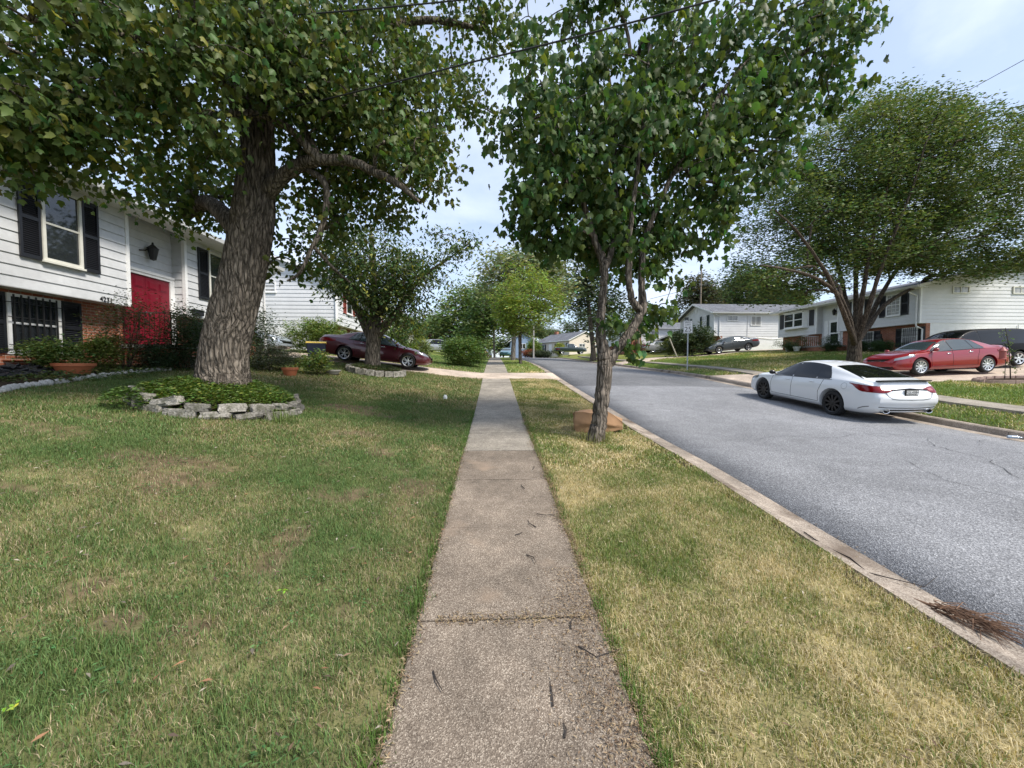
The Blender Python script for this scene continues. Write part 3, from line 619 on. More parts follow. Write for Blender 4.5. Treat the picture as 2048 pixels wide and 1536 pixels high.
def small_house(loc, rz, L, D, h, hp, m, lab, roofm=M_shin, chim=False, ws=()):
    r = empty('house', loc, rz, lab, 'house', 'houses along the street')
    def pt(name, b, mm): return b.build(name, mm, r, local=True)
    b = MB()
    P1 = lambda a, o, w: (-o, a, w); P2 = lambda a, o, w: (a, -o, w)
    m1 = MB(P1); lap(m1, 0, L, 0, h, .2); m2 = MB(P2); lap(m2, 0, D, 0, h, .2, (D/2, h, hp))
    b.v = m1.v+m2.v; b.f = m1.f+[tuple(i+len(m1.v) for i in f) for f in m2.f]; pt('siding', b, m)
    c = MB(); c.box(.003, D, .003, L, -1.2, h); c.prism([(0, h), (D, h), (D/2, hp-.02)], 1, .003, L); pt('wall', c, m)
    s_ = (hp-h)/(D/2); e = h-s_*.4; ch = [(-.4, e), (D/2, hp), (D+.4, e), (D+.4, e+.13), (D/2, hp+.14), (-.4, e+.13)]
    q = MB(); q.prism(ch, 1, -.3, L+.3); pt('roof', q, roofm)
    q = MB(); q.prism([(x, z-.03) for x, z in ch], 1, -.33, -.3); q.box(-.44, -.4, -.3, L+.3, e-.02, e+.12); pt('fascia', q, M_trim)
    if chim: q = MB(); q.box(D/2-.2, D/2+.4, L-2.2, L-1.4, h, hp+.7); pt('chimney', q, M_brick)
    class HH: pass
    hh = HH(); hh.root = r; hh.part = lambda name, b, mm, **k: b.build(name, mm, r, local=True)
    for (pl, a, e_, w0, w1, s) in ws:
        P = (lambda a, o, w: (-o-.025, a, w)) if pl == 'f' else (lambda a, o, w: (a, -o-.025, w))
        b = MB(P); f = .07; b.box(a, e_, 0, .05, w1-f, w1); b.box(a, e_, 0, .05, w0, w0+f); b.box(a, a+f, 0, .048, w0, w1); b.box(e_-f, e_, 0, .048, w0, w1); b.box((a+e_)/2-.04, (a+e_)/2+.04, 0, .046, w0, w1)
        fr = pt('window', b, M_trim); g = MB(P); g.box(a+.02, e_-.02, -.01, .02, w0+.02, w1-.02); pt('pane', g, M_glass).parent = fr
        if s:
            for x in (a-.5, e_+.05): g = MB(P); g.box(x, x+.45, 0, .04, w0, w1); pt('shutter', g, M_black)
    return r, pt
r4, pt = small_house((15.3, 80, 4.55), R(29), 11.5, 8.5, 2.9, 4.75, M_beige, 'cream single-storey house with charcoal roof behind the parked pickup', chim=True,
    ws=(('f', 1.0, 1.9, .8, 2.3, 1), ('f', 3.4, 4.3, .8, 2.3, 1), ('f', 8.4, 10.4, .8, 2.3, 1), ('e', 2.6, 4.2, 1.5, 2.2, 0)))
q = MB(lambda a, o, w: (-o-.03, a, w)); q.box(5.8, 6.8, 0, .05, .2, 2.3); pt('door', q, M_trim)
small_house((3.6, 86, 4.4), 0, 9, 5.6, 3.2, 5.0, M_blue, 'blue-grey house end with white gable trim far up the street', ws=(('e', 1.9, 3.3, 1.5, 2.6, 0),))
# ================================================================== TREES AND SHRUBS
def leaf_maple():
    P = [(0, 0, 0), (.18, -.03, 0), (.40, .10, 0), (.34, .24, 0), (.47, .52, 0), (.27, .55, 0), (.15, .78, 0), (0, 1.0, 0), (-.15, .78, 0), (-.27, .55, 0), (-.47, .52, 0), (-.34, .24, 0), (-.40, .10, 0), (-.18, -.03, 0), (0, .38, 0)]
    V = np.array(P, float); V[:, 2] = -.62*np.abs(V[:, 0])**1.2-.55*np.clip(V[:, 1]-.3, 0, 1)**2+.03
    F = np.array([(14, i, i+1) for i in range(0, 13)]+[(14, 13, 0)]); return V, F
def leaf_oval(wd=.42):
    V = np.array([(0, 0, 0), (wd/2, .42, .05), (0, 1, -.06), (-wd/2, .42, .05)]); return V, np.array([(0, 1, 2), (0, 2, 3)])
def leaf_spray(n=5):
    """a twig end with n narrow leaflets on each side"""
    V = []; F = []
    for i in range(n):
        for s in (-1, 1):
            o = len(V); y = .1+.8*i/n; l = .34
            V += [(0, y, 0), (s*l*.45, y+.02, .02), (s*l, y+.16, -.04), (s*l*.4, y+.15, .02)]; F += [(o, o+1, o+2), (o, o+2, o+3)]
    return np.array(V), np.array(F)
MAPLE = leaf_maple(); OVAL = leaf_oval(); SPRAY = leaf_spray(); NARROW = leaf_oval(.26)
def place_leaves(pos, size, tmpl, droop=.7, upbias=.8, out=None, rg=rng):
    n = len(pos); az = rg.uniform(0, 2*np.pi, n)
    d = np.stack([np.cos(az), np.sin(az), -droop*rg.uniform(.2, 1.6, n)], 1)
    if out is not None: d[:, :2] += out[:, :2]*.8; d[:, 2] += out[:, 2]*.5
    d /= np.linalg.norm(d, axis=1, keepdims=True)
    nn = rg.normal(0, .55, (n, 3)); nn[:, 2] += upbias; nn -= (nn*d).sum(1, keepdims=True)*d; nn /= np.linalg.norm(nn, axis=1, keepdims=True)+1e-9
    s = np.cross(d, nn); V0, F0 = tmpl; sz = size*rg.uniform(.65, 1.25, n)
    V = pos[:, None]+sz[:, None, None]*(V0[None, :, 0:1]*s[:, None]+V0[None, :, 1:2]*d[:, None]+V0[None, :, 2:3]*nn[:, None])
    F = (F0[None]+(np.arange(n)*len(V0))[:, None, None]).reshape(-1, 3)
    return V.reshape(-1, 3), F
def leafcols(n, k, c, hue=.12, val=.22, odd=None, rg=rng):
    q = np.array(c)[None]*np.ones((n, 1)); v = 1+rg.normal(0, val, (n, 1)); q = q*np.clip(v, .45, 1.7); q[:, 0] *= np.clip(1+rg.normal(0, hue*1.6, n), .5, 1.9)
    if odd is not None: m = rg.random(n) < odd[1]; q[m] = np.array(odd[0])*(1+rg.normal(0, .2, (m.sum(), 1)))
    return np.repeat(np.clip(q, .004, .8), k, 0)
M_leaf = mat('maple leaf', (.06, .1, .02), .5, spec=.28, attr=True, trans=.42)
M_leaf2 = mat('fine leaf', (.06, .1, .02), .5, spec=.35, attr=True, trans=.30)
def bark_mat(name, c, s=1.0, sc=26, plate=15):
    m = mat(name, c, .95, spec=.1, var=.6, vscale=sc, stretch=(1, 1, .16*s), bump=1.0, bscale=sc*1.6, var2=.22, v2scale=3)
    t = m.node_tree; n = t.nodes; L = t.links.new; b = n['Principled BSDF']; old = b.inputs['Base Color'].links[0].from_socket; bp0 = b.inputs['Normal'].links[0].from_node
    tcn = n.new('ShaderNodeTexCoord'); nz = n.new('ShaderNodeTexNoise'); nz.inputs['Scale'].default_value = 5; L(tcn.outputs['Object'], nz.inputs['Vector'])
    ad = n.new('ShaderNodeVectorMath'); ad.operation = 'MULTIPLY_ADD'; L(nz.outputs['Color'], ad.inputs[0]); ad.inputs[1].default_value = (.09, .09, .09); L(tcn.outputs['Object'], ad.inputs[2])
    mp = n.new('ShaderNodeMapping'); mp.inputs['Scale'].default_value = (1, 1, .17); L(ad.outputs[0], mp.inputs[0])
    vo = n.new('ShaderNodeTexVoronoi'); vo.feature = 'DISTANCE_TO_EDGE'; vo.inputs['Scale'].default_value = plate; L(mp.outputs[0], vo.inputs['Vector'])
    mr = n.new('ShaderNodeMapRange'); mr.inputs[1].default_value = .0; mr.inputs[2].default_value = .22; mr.inputs[3].default_value = .42; mr.inputs[4].default_value = 1.1; L(vo.outputs['Distance'], mr.inputs[0])
    mm = n.new('ShaderNodeVectorMath'); mm.operation = 'SCALE'; L(old, mm.inputs[0]); L(mr.outputs[0], mm.inputs['Scale']); L(mm.outputs[0], b.inputs['Base Color'])
    bp = n.new('ShaderNodeBump'); bp.inputs['Strength'].default_value = .9; bp.inputs['Distance'].default_value = .03; L(mr.outputs[0], bp.inputs['Height']); L(bp0.outputs[0], bp.inputs['Normal']); L(bp.outputs[0], b.inputs['Normal']); return m
M_bark = bark_mat('grey brown bark', (.165, .14, .115)); M_barkd = bark_mat('dark bark', (.115, .092, .072)); M_barkp = bark_mat('pale bark', (.26, .23, .20), sc=18)
def tubes(lines, k=8):
    V = []; F = []; o = 0
    for P, r in lines:
        P = np.asarray(P, float); r = np.asarray(r, float); n = len(P); T = np.gradient(P, axis=0); T /= np.linalg.norm(T, axis=1, keepdims=True)+1e-9
        ref = np.array([1., 0, 0]) if abs(T[:, 2]).mean() > .7 else np.array([0, 0, 1.]); A = np.cross(T, ref); A /= np.linalg.norm(A, axis=1, keepdims=True)+1e-9; B = np.cross(T, A)
        kk = k if r.max() > .03 else 4; th = np.arange(kk)*2*np.pi/kk
        V.append((P[:, None]+r[:, None, None]*(np.cos(th)[None, :, None]*A[:, None]+np.sin(th)[None, :, None]*B[:, None])).reshape(-1, 3))
        i = np.arange(n*kk).reshape(n, kk); F.append((np.stack([i[:-1], np.roll(i[:-1], -1, 1), np.roll(i[1:], -1, 1), i[1:]], -1).reshape(-1, 4))+o); o += n*kk
    return np.vstack(V), np.vstack(F)
def in_blobs(blobs, n, rg, shell=.45, gaps=.2, out=1.24):
    """points in a union of ellipsoids (centre, radii, weight)"""
    w_ = np.array([b[2]*b[1][0]*b[1][1]*b[1][2] for b in blobs])**.8; c = rg.choice(len(blobs), n, p=w_/w_.sum())
    d = rg.normal(size=(n, 3)); d /= np.linalg.norm(d, axis=1, keepdims=True); r = rg.uniform(shell**3, 1, n)**(1/3)
    r = np.where(rg.random(n) < .13, rg.uniform(1.0, out, n), r*.97)
    C = np.array([b[0] for b in blobs])[c]; Q = np.array([b[1] for b in blobs])[c]; P = C+d*r[:, None]*Q; s_ = 2.2/np.mean(np.min(Q, 1))
    if gaps and n > 60:
        f = (fbm(P[:, 0]*s_+3, P[:, 2]*s_, 3, 91)+fbm(P[:, 1]*s_+8, P[:, 2]*s_+P[:, 0]*s_*.5, 3, 92))/2; P = P[f > np.quantile(f, gaps)]
    return P
def grow(limbs, targets, rg, r0=.007, pw=.5, lift=.12):
    """twigs from each target back to the nearest wood; returns lines"""
    nodes = []; rad = []; par = []
    for P, r in limbs:
        for p, q in zip(P, r): nodes.append(p); rad.append(q)
    nodes = [np.array(p) for p in nodes]; A = np.zeros((len(nodes)+len(targets)*6, 3)); A[:len(nodes)] = nodes; n = len(nodes); rr = list(rad); lines = []
    base = np.array([p for p in nodes]); d0 = np.array([np.min(np.linalg.norm(base-t, axis=1)) for t in targets])
    cnt = {}; parent = {}; segs = []
    for ti in np.argsort(d0):
        t = targets[ti]; D = A[:n]-t; dist = np.linalg.norm(D, axis=1)
        cost = dist+np.clip(D[:, 2], 0, None)*.5
        j = int(np.argmin(cost)); a = A[j]; L = dist[j]; m = (a+t)/2+np.array([0, 0, lift*L])+rg.normal(0, .07*L, 3)
        P = crom([a, m, t], 3); ids = [j]
        for p in P[1:]: A[n] = p; parent[n] = ids[-1]; ids.append(n); rr.append(0.); n += 1
        segs.append(ids)
        q = ids[-1]
        while q in parent: cnt[q] = cnt.get(q, 0)+1; q = parent[q]
    for ids in segs:
        P = A[ids]; rs = [r0*max(cnt.get(i, 1), 1)**pw for i in ids[1:]]; lines.append((P, [min(rs[0]*1.1, max(rr[ids[0]], rs[0]))]+rs))
    return lines
def topx(P):
    """photo position of world points"""
    cy, sy = math.cos(YAW), math.sin(YAW); cp, sp = math.cos(PIT), math.sin(PIT)
    f = np.array([sy*cp, cy*cp, -sp]); r = np.array([cy, -sy, 0]); u = np.cross(r, f); d = P-np.array([0, 0, CAMH]); z = d@f
    return 1024+FPX*(d@r)/z, 768-FPX*(d@u)/z
def limb(pts, rpx, n=5, kink=.07):
    """pts (px, py, depth) in the photo, half widths in photo pixels"""
    P = np.array([atY(a, b, c) for a, b, c in pts]); r = np.array([w_*c/FPX for w_, (a, b, c) in zip(rpx, pts)])
    Q = crom(np.hstack([P, r[:, None]]), n); rg_ = np.random.default_rng(int(abs(pts[0][0]*7+pts[-1][1])+1)); e = rg_.normal(0, 1, (len(Q), 3))*np.clip(Q[:, 3:4], 0, .07)*kink*2.5; e[0] = 0; e[1::2] *= .3; e[Q[:, 3] > .14] = 0
    return Q[:, :3]+e, np.clip(Q[:, 3]*(1+np.where(Q[:, 3] > .12, 0, rg_.normal(0, kink*.7, len(Q)))), .004, None)
def pb(px, py, Y, rx, rz, ry, wt=1.):
    """crown lobe: centre at a photo point and depth Y, half sizes rx, rz in photo pixels, ry in metres"""
    return (atY(px, py, Y), np.array([rx*Y/FPX, ry, rz*Y/FPX]), wt)
def bark_trunk(P, r, k=72, amp=.02, seed=1, flare=None, lump=.05):
    P = np.asarray(P); n = len(P); T = np.gradient(P, axis=0); T /= np.linalg.norm(T, axis=1, keepdims=True); A = np.cross(T, np.array([0, 1., 0])); A /= np.linalg.norm(A, axis=1, keepdims=True); B = np.cross(T, A)
    s = np.concatenate([[0], np.cumsum(np.linalg.norm(np.diff(P, axis=0), axis=1))]); th = np.arange(k)*2*np.pi/k; TH, S = np.meshgrid(th, s)
    cx, cy = np.cos(TH), np.sin(TH)
    wob = (fbm(S*1.1, TH*0+seed, 2, seed)-.5)*1.2
    u = (TH+wob)/(2*np.pi)*26
    f = np.abs(((u+1.0*(fbm(S*.8+7, u*.30, 3, seed+3)-.5)*2) % 1)-.5)*2
    rid = f**.5*1.15+(fbm(S*5, u*1.6, 3, seed+5)-.5)*.9
    lo = fbm(cx*1.3+5, cy*1.3+S*.9, 3, seed+9)-.5
    rr = r[:, None]*(1+lump*2*lo)+amp*(rid-.6)
    if flare is not None: rr = rr*(1+flare*np.exp(-S/.35)*(1+.5*np.sin(TH*5+1)))
    V = P[:, None]+rr[..., None]*(cx[..., None]*A[:, None]+cy[..., None]*B[:, None]); i = np.arange(n*k).reshape(n, k)
    F = np.stack([i[:-1], np.roll(i[:-1], -1, 1), np.roll(i[1:], -1, 1), i[1:]], -1).reshape(-1, 4); return V.reshape(-1, 3), F
def leaves_at(targets, per, sig, size, tmpl, c, odd, droop, rg, flat=.6, val=.22, hang=0., up=.8):
    n = len(targets)*per; base = np.repeat(targets, per, 0); off = rg.normal(0, 1, (n, 3))*np.array([sig, sig, sig*flat]); off[:, 2] -= hang*np.abs(rg.normal(0, 1, n))
    pos = base+off; V, F = place_leaves(pos, size, tmpl, droop, up, None, rg); return V, F, leafcols(n, len(tmpl[0]), c, .12, val, odd, rg)
def tree(name, label, cat, base, limbs, blobs, ncl, per, sig, size, tmpl, c, bark, odd=None, droop=.7, seed=1, fat=None, k=10, shellf=.45, group=None, hang=0., r0=.007, leafm=None, extra=None, flat=.6, val=.22, keep=None, lift=.12, up=.8, gaps=.2, out=1.24):
    rg = np.random.default_rng(seed); root = empty(name, base, 0, label, cat, group); B = np.array([float(q) for q in base])
    T = in_blobs(blobs, ncl, rg, shellf, gaps, out)
    if keep is not None: T = T[keep(T)]
    lines = grow(limbs, T, rg, r0, lift=lift)
    L = [(P, r) for P, r in (limbs if fat is None else limbs[1:])]
    V, F = tubes(L+lines, k)
    if fat is not None:
        v2, f2 = fat; F = np.vstack([F, f2+len(V)]); V = np.vstack([V, v2])
    npmesh('trunk', V-B, F, bark, root, smooth=True)
    V, F, C = leaves_at(T, per, sig, size, tmpl, c, odd, droop, rg, flat, val, hang, up)
    if extra is not None:
        for (bl, n2, p2, sg) in extra:
            v, f, cc_ = leaves_at(in_blobs(bl, n2, rg, 0), p2, sg, size, tmpl, c, odd, droop, rg, flat, val, hang); F = np.vstack([F, f+len(V)]); V = np.vstack([V, v]); C = np.vstack([C, cc_])
    npmesh('crown', V-B, F, leafm or M_leaf, root, col=C)
    return root
TG = 'trees along the street'
# ---- the thick old maple on the left lawn
Yb = 8.1
tr = limb([(446, 778, Yb), (450, 700, Yb), (468, 620, Yb), (488, 540, Yb), (504, 450, Yb), (511, 380, Yb), (516, 310, Yb), (520, 240, Yb), (526, 150, Yb), (532, 60, Yb), (540, -80, Yb), (545, -260, Yb)], [43, 38.5, 37, 36, 35.5, 32, 27, 23, 19, 15, 11, 6], 12)
lb = [tr,
 limb([(512, 400, 8.1), (545, 372, 8.0), (575, 345, 7.9), (605, 328, 7.8), (640, 320, 7.6), (700, 322, 7.5), (750, 345, 7.4), (795, 368, 7.2), (840, 405, 7.1)], [20, 16, 13, 13, 11, 9, 8, 6, 3]),
 limb([(645, 325, 7.6), (612, 290, 7.5), (575, 255, 7.5), (530, 232, 7.5), (480, 226, 7.3), (400, 232, 7.0), (250, 215, 6.4), (120, 190, 6.0), (20, 165, 5.7)], [9, 8, 7, 6.5, 6, 5.5, 5, 4, 2]),
 limb([(638, 318, 7.6), (605, 250, 7.7), (590, 180, 7.9), (570, 100, 8), (560, -40, 8)], [8, 7, 6, 5, 3]),
 limb([(610, 335, 7.8), (650, 366, 7.7), (652, 420, 7.7), (640, 465, 7.7), (622, 500, 7.7), (600, 545, 7.7), (575, 562, 7.8)], [6, 6, 5.5, 5, 4, 3, 2]),
 limb([(625, 490, 7.7), (660, 530, 8.0), (700, 565, 8.5)], [4, 3, 2]),
 limb([(488, 470, 8.1), (450, 432, 8.3), (415, 404, 8.6), (395, 418, 8.9), (372, 430, 9.1)], [24, 17, 13, 11, 9]),
 limb([(513, 320, 8.1), (470, 200, 8.0), (430, 100, 7.9), (400, -40, 7.8)], [18, 14, 11, 6]),
 limb([(524, 200, 8.1), (600, 120, 8.4), (700, 70, 8.8), (850, 40, 9.2), (970, 60, 9.6)], [14, 11, 9, 7, 4]),
 limb([(520, 240, 8.1), (400, 120, 7.0), (250, 60, 6.0), (60, 40, 5.2)], [13, 10, 8, 4])]
bl = [pb(110, 60, 5.6, 250, 190, 1.4, 1.3), pb(60, 230, 5.8, 130, 110, 1.2), pb(250, 290, 6.6, 170, 85, 1.2), pb(400, 100, 6.8, 260, 190, 1.7), pb(640, 110, 8.2, 230, 210, 1.7), pb(760, 240, 8.3, 130, 120, 1.4), pb(900, 70, 9.3, 120, 130, 1.3), pb(820, 330, 7.6, 70, 60, .8),
      pb(690, 400, 8.8, 130, 100, 1.3), pb(600, 520, 9.0, 45, 60, .7, .6), pb(430, 360, 9.6, 110, 80, 1.2), pb(960, 190, 9.4, 55, 60, .7), pb(1020, 110, 9.5, 30, 50, .5, .6), pb(330, 380, 8.8, 90, 45, .8), pb(120, 300, 6.0, 110, 45, .8)]
ft = bark_trunk(crom(tr[0], 2), np.interp(np.linspace(0, 1, 2*len(tr[0])-1), np.linspace(0, 1, len(tr[0])), tr[1]), 150, .036, 4, .14, .05)
tree('maple_tree', 'thick old maple with grooved leaning trunk inside the stone ring', 'tree', (-5.36, Yb, 1.25), lb, bl, 1450, 31, .22, .115, MAPLE, (.085, .128, .034), M_bark, ((.20, .20, .04), .05), 1.3, 11, ft, 12, .25, TG, hang=.10, gaps=.28, keep=lambda T: ~((np.abs(topx(T)[0]-520) < 75) & (topx(T)[1] > 215) & (T[:, 1] < 8.4)) & ~((np.abs(topx(T)[0]-660) < 110) & (np.abs(topx(T)[1]-345) < 45) & (T[:, 1] < 7.9)))
# ---- the forked street tree beside the walk
Ym = 7.5
tr = limb([(1190, 884, Ym), (1197, 845, Ym), (1205, 790, Ym), (1209, 745, Ym), (1208, 715, Ym), (1201, 660, Ym), (1204, 610, Ym), (1208, 560, Ym), (1204, 520, Ym), (1185, 470, Ym), (1165, 400, Ym), (1140, 320, 7.3), (1110, 230, 7.1)], [16, 14.5, 14.5, 15, 13.5, 9, 7.5, 7.5, 8, 6, 5, 4, 2.5], 9)
lb = [tr,
 limb([(1212, 735, Ym), (1230, 705, 7.5), (1252, 675, 7.5), (1272, 645, 7.55), (1284, 620, 7.6), (1285, 590, 7.65), (1283, 540, 7.7), (1292, 470, 7.8), (1330, 380, 7.9), (1390, 270, 8.0), (1470, 150, 8.1), (1560, 60, 8.1)], [12, 10, 9.5, 9, 8, 7, 6.5, 6, 5, 4, 3, 2]),
 limb([(1282, 622, 7.6), (1266, 605, 7.5), (1258, 570, 7.4), (1258, 520, 7.4), (1262, 440, 7.3), (1275, 340, 7.3), (1290, 220, 7.3), (1300, 90, 7.3)], [8, 7, 6.5, 6, 5, 4, 3, 2]),
 limb([(1207, 545, Ym), (1222, 505, 7.6), (1232, 450, 7.8), (1230, 350, 8.0), (1225, 230, 8.1), (1215, 120, 8.1)], [7, 6.5, 5.5, 4.5, 3.5, 2]),
 limb([(1240, 430, 7.9), (1300, 320, 8.2), (1400, 180, 8.4), (1500, 60, 8.4), (1620, 0, 8.3)], [5, 5, 4, 3, 2])]
bl = [pb(1190, 190, 7.8, 190, 120, 1.6), pb(1120, 330, 7.5, 120, 110, 1.3), pb(1060, 250, 7.4, 70, 70, .8), pb(1090, 420, 7.3, 65, 65, .8, .9), pb(1300, 330, 7.9, 210, 150, 1.7), pb(1420, 170, 8.1, 210, 140, 1.6), pb(1610, 80, 8.1, 120, 75, 1.0), pb(1660, 150, 8.1, 55, 50, .6, .7), pb(1480, 350, 7.9, 90, 80, .9),
      pb(1390, 420, 8.1, 92, 62, 1.0), pb(1325, 520, 8.3, 92, 66, .9), pb(1220, 460, 7.9, 120, 70, 1.0), pb(1400, -10, 8.2, 330, 70, 1.3), pb(1150, 470, 7.7, 110, 40, .7), pb(1560, 300, 8.0, 30, 70, .5, .7), pb(990, 285, 7.4, 30, 18, .3, 2.0), pb(1290, 620, 8.0, 45, 50, .5, .8), pb(1070, 110, 7.6, 45, 45, .5, .8)]
ft = bark_trunk(tr[0], tr[1], 48, .010, 21, .16, .07)
tree('forked_tree', 'forked street tree with broad dark leaves on the grass verge before the paper bag', 'tree', (atY(1190, 882, Ym)[0], Ym, tz(1.94, Ym)), lb, bl, 950, 26, .175, .145, MAPLE, (.070, .124, .036), M_bark, ((.13, .17, .04), .06), 1.7, 5, ft, 12, .2, TG, hang=.08, gaps=.33,
     extra=[([pb(1262, 695, 7.4, 28, 22, .12)], 5, 9, .07), ([pb(1232, 632, 7.4, 40, 20, .15)], 6, 9, .08), ([pb(1300, 655, 7.5, 25, 20, .15)], 4, 8, .08)])
# ---- the lower tree in front of the maroon car
Yl = 16.3
lb = [limb([(745, 738, Yl), (746, 700, Yl), (748, 665, Yl), (750, 630, Yl), (748, 570, Yl), (744, 500, Yl), (742, 450, Yl)], [16, 14, 14, 10, 7, 5, 2]),
 limb([(742, 672, Yl), (715, 620, Yl), (690, 580, 16), (668, 540, 15.8), (650, 510, 15.6)], [11, 7, 5, 3.5, 2]),
 limb([(754, 668, Yl), (790, 630, 16.1), (815, 590, 16), (850, 550, 16), (900, 515, 16), (945, 480, 16)], [11, 7, 5, 3.5, 2, 1]),
 limb([(750, 640, Yl), (780, 570, 16.6), (800, 500, 16.8)], [9, 6, 3])]
bl = [pb(750, 550, 16.3, 95, 95, 1.9), pb(700, 600, 15.9, 42, 42, 1.1), pb(840, 545, 16, 70, 45, 1.2), pb(805, 625, 16, 45, 60, 1.0), pb(900, 520, 16, 40, 28, .7, .9), pb(935, 485, 16, 22, 16, .4, 1.5), pb(690, 500, 16, 70, 60, 1.3), pb(880, 470, 16.2, 25, 18, .4, .8)]
tree('lawn_tree', 'low spreading tree standing before the maroon car in its own stone ring', 'tree', (atY(745, 738, Yl)[0], Yl, tz(-4.9, Yl)), lb, bl, 700, 26, .32, .18, OVAL, (.064, .105, .030), M_bark, ((.20, .21, .04), .10), .8, 8, None, 12, .3, TG, leafm=M_leaf2, keep=lambda T: ~((topx(T)[0] < 722) & (topx(T)[1] > 585)))
# ---- the wide fine-leaved tree on the right lawn
Yr = 20.2
stems = [((1700, 645), (1680, 595), (1640, 560), (1580, 540), (1520, 530)), ((1712, 640), (1712, 560), (1715, 450), (1722, 330), (1730, 250)), ((1725, 650), (1745, 590), (1775, 500), (1820, 390), (1850, 290)), ((1735, 655), (1770, 610), (1830, 575), (1900, 560), (1990, 530)),
         ((1703, 650), (1690, 590), (1665, 490), (1630, 390), (1600, 300)), ((1716, 650), (1728, 570), (1752, 450), (1790, 330), (1800, 240)), ((1730, 655), (1780, 560), (1850, 470), (1930, 400), (2010, 330)), ((1698, 655), (1660, 560), (1600, 470), (1550, 420))]
lb = [limb([(1708, 726, Yr), (1709, 700, Yr), (1710, 670, Yr), (1712, 645, Yr)], [14, 12, 11.5, 12])]
for i, s in enumerate(stems):
    dy = (-.9, .4, -.6, .6, .9, -.4, 1.2, -1.2)[i]; lb.append(limb([(1709, 690, Yr)]+[(a, b, Yr+dy*(j+1)) for j, (a, b) in enumerate(s)], ([6, 5, 4, 3.2, 2.3, 1.2] if len(s) == 5 else [6, 5, 3.6, 2.5, 1.2])))
bl = [pb(1740, 330, Yr, 190, 120, 3.4), pb(1880, 340, Yr, 170, 120, 3.2), pb(1620, 420, Yr, 130, 100, 2.8), pb(1990, 430, Yr, 120, 120, 3.0), pb(1760, 450, Yr, 170, 90, 3.6), pb(1530, 530, Yr, 65, 55, 1.8), pb(1500, 560, Yr-.5, 45, 30, 1.4), pb(1560, 585, Yr, 70, 22, 1.4, .8), pb(1600, 560, Yr, 80, 40, 1.6, .8), pb(1880, 490, Yr, 150, 60, 2.6), pb(1820, 250, Yr, 120, 60, 2.0), pb(2060, 320, Yr, 80, 80, 2), pb(1690, 520, Yr, 120, 50, 2.2, .7), pb(2020, 500, Yr, 70, 35, 1.6, .8), pb(1950, 530, Yr, 100, 26, 1.6), pb(2050, 520, Yr, 60, 30, 1.6), pb(1490, 575, Yr-.5, 30, 28, 1.2), pb(1810, 525, Yr, 70, 28, 1.6, .8)]
tree('fine_leaved_tree', 'wide multi-stemmed tree with fine feathery leaves behind the white sedan', 'tree', (atY(1708, 724, Yr)[0], Yr, tz(19, Yr)), lb, bl, 2400, 84, .31, .165, OVAL, (.100, .152, .044), M_barkd, ((.17, .20, .06), .15), .1, 3, None, 9, .35, TG, leafm=M_leaf2, r0=.008, flat=.75, lift=.02, up=.1, out=1.12)
# ---- farther trees
def fartree(name, label, base, h0, trunk, blobs, ncl, per, sig, size, c, bark=M_barkd, seed=1, odd=None, tmpl=None, vase=False, val=.25, cat='tree', shellf=.5):
    """base (px, py, Y); trunk = list of (px, py) with half widths; blobs (px, py, rx, rz, ry)"""
    Y = base[2]; B = atY(*base); lb = [limb([(a, b, Y) for a, b, _ in trunk], [q for *_, q in trunk], 4)]
    if vase:
        for i in range(7):
            a = rng.uniform(-1, 1); b0 = blobs[0]; lb.append(limb([(trunk[-1][0], trunk[-1][1]+8, Y), (trunk[-1][0]+a*b0[2]*.35, (trunk[-1][1]+b0[1])/2+10, Y), (b0[0]+a*b0[2]*.7, b0[1]-b0[3]*.1, Y+rng.uniform(-1, 1))], [trunk[-1][2]*.5, trunk[-1][2]*.35, .6], 4))
    bl = [pb(a, b, Y+dy, rx, rz, ry, 1.) for a, b, rx, rz, ry, dy in [(q+(0,)) if len(q) == 5 else q for q in blobs]]
    return tree(name, label, cat, B, lb, bl, ncl, per, sig, size, tmpl or OVAL, c, bark, odd, .3, seed, None, 7, shellf, TG, leafm=M_leaf2, r0=.012, val=val)
fartree('street_tree', 'small round yellow-green street tree on the verge past the driveway', (1041, 729, 27.5), 0, [(1041, 731, 3.5), (1040, 700, 3.2), (1040, 672, 3.4), (1043, 650, 3)], [(1052, 590, 70, 50, 2.3), (1050, 630, 62, 35, 2.0), (1020, 625, 35, 40, 1.6), (1092, 610, 35, 38, 1.5), (1050, 655, 38, 22, 1.1)], 520, 34, .24, .24, (.23, .32, .06), M_bark, 31, ((.26, .27, .06), .15), NARROW, True)
fartree('tall_tree', 'tall grey-green tree with pale thick trunk behind the round street tree', (1027, 718, 39), 0, [(1026, 722, 5.2), (1027, 690, 4.5), (1030, 650, 4.3), (1034, 600, 3.5), (1040, 540, 2)], [(1040, 540, 80, 45, 3.5), (1000, 580, 50, 45, 2.5), (1080, 530, 55, 45, 3), (1110, 575, 40, 40, 2.5), (1050, 590, 70, 35, 3), (1020, 515, 40, 25, 2)], 560, 24, .6, .44, (.20, .245, .125), M_barkp, 32, ((.2, .23, .12), .15))
fartree('verge_tree', 'slim-trunked dark green tree on the left edge of the sidewalk far ahead', (989, 712, 52), 0, [(989, 716, 2.3), (988, 680, 2), (988, 640, 1.6)], [(975, 620, 45, 45, 3), (1000, 640, 40, 35, 2.6), (955, 650, 35, 35, 2.5), (990, 590, 35, 30, 2.5)], 360, 24, .6, .50, (.10, .16, .05), M_barkp, 33)
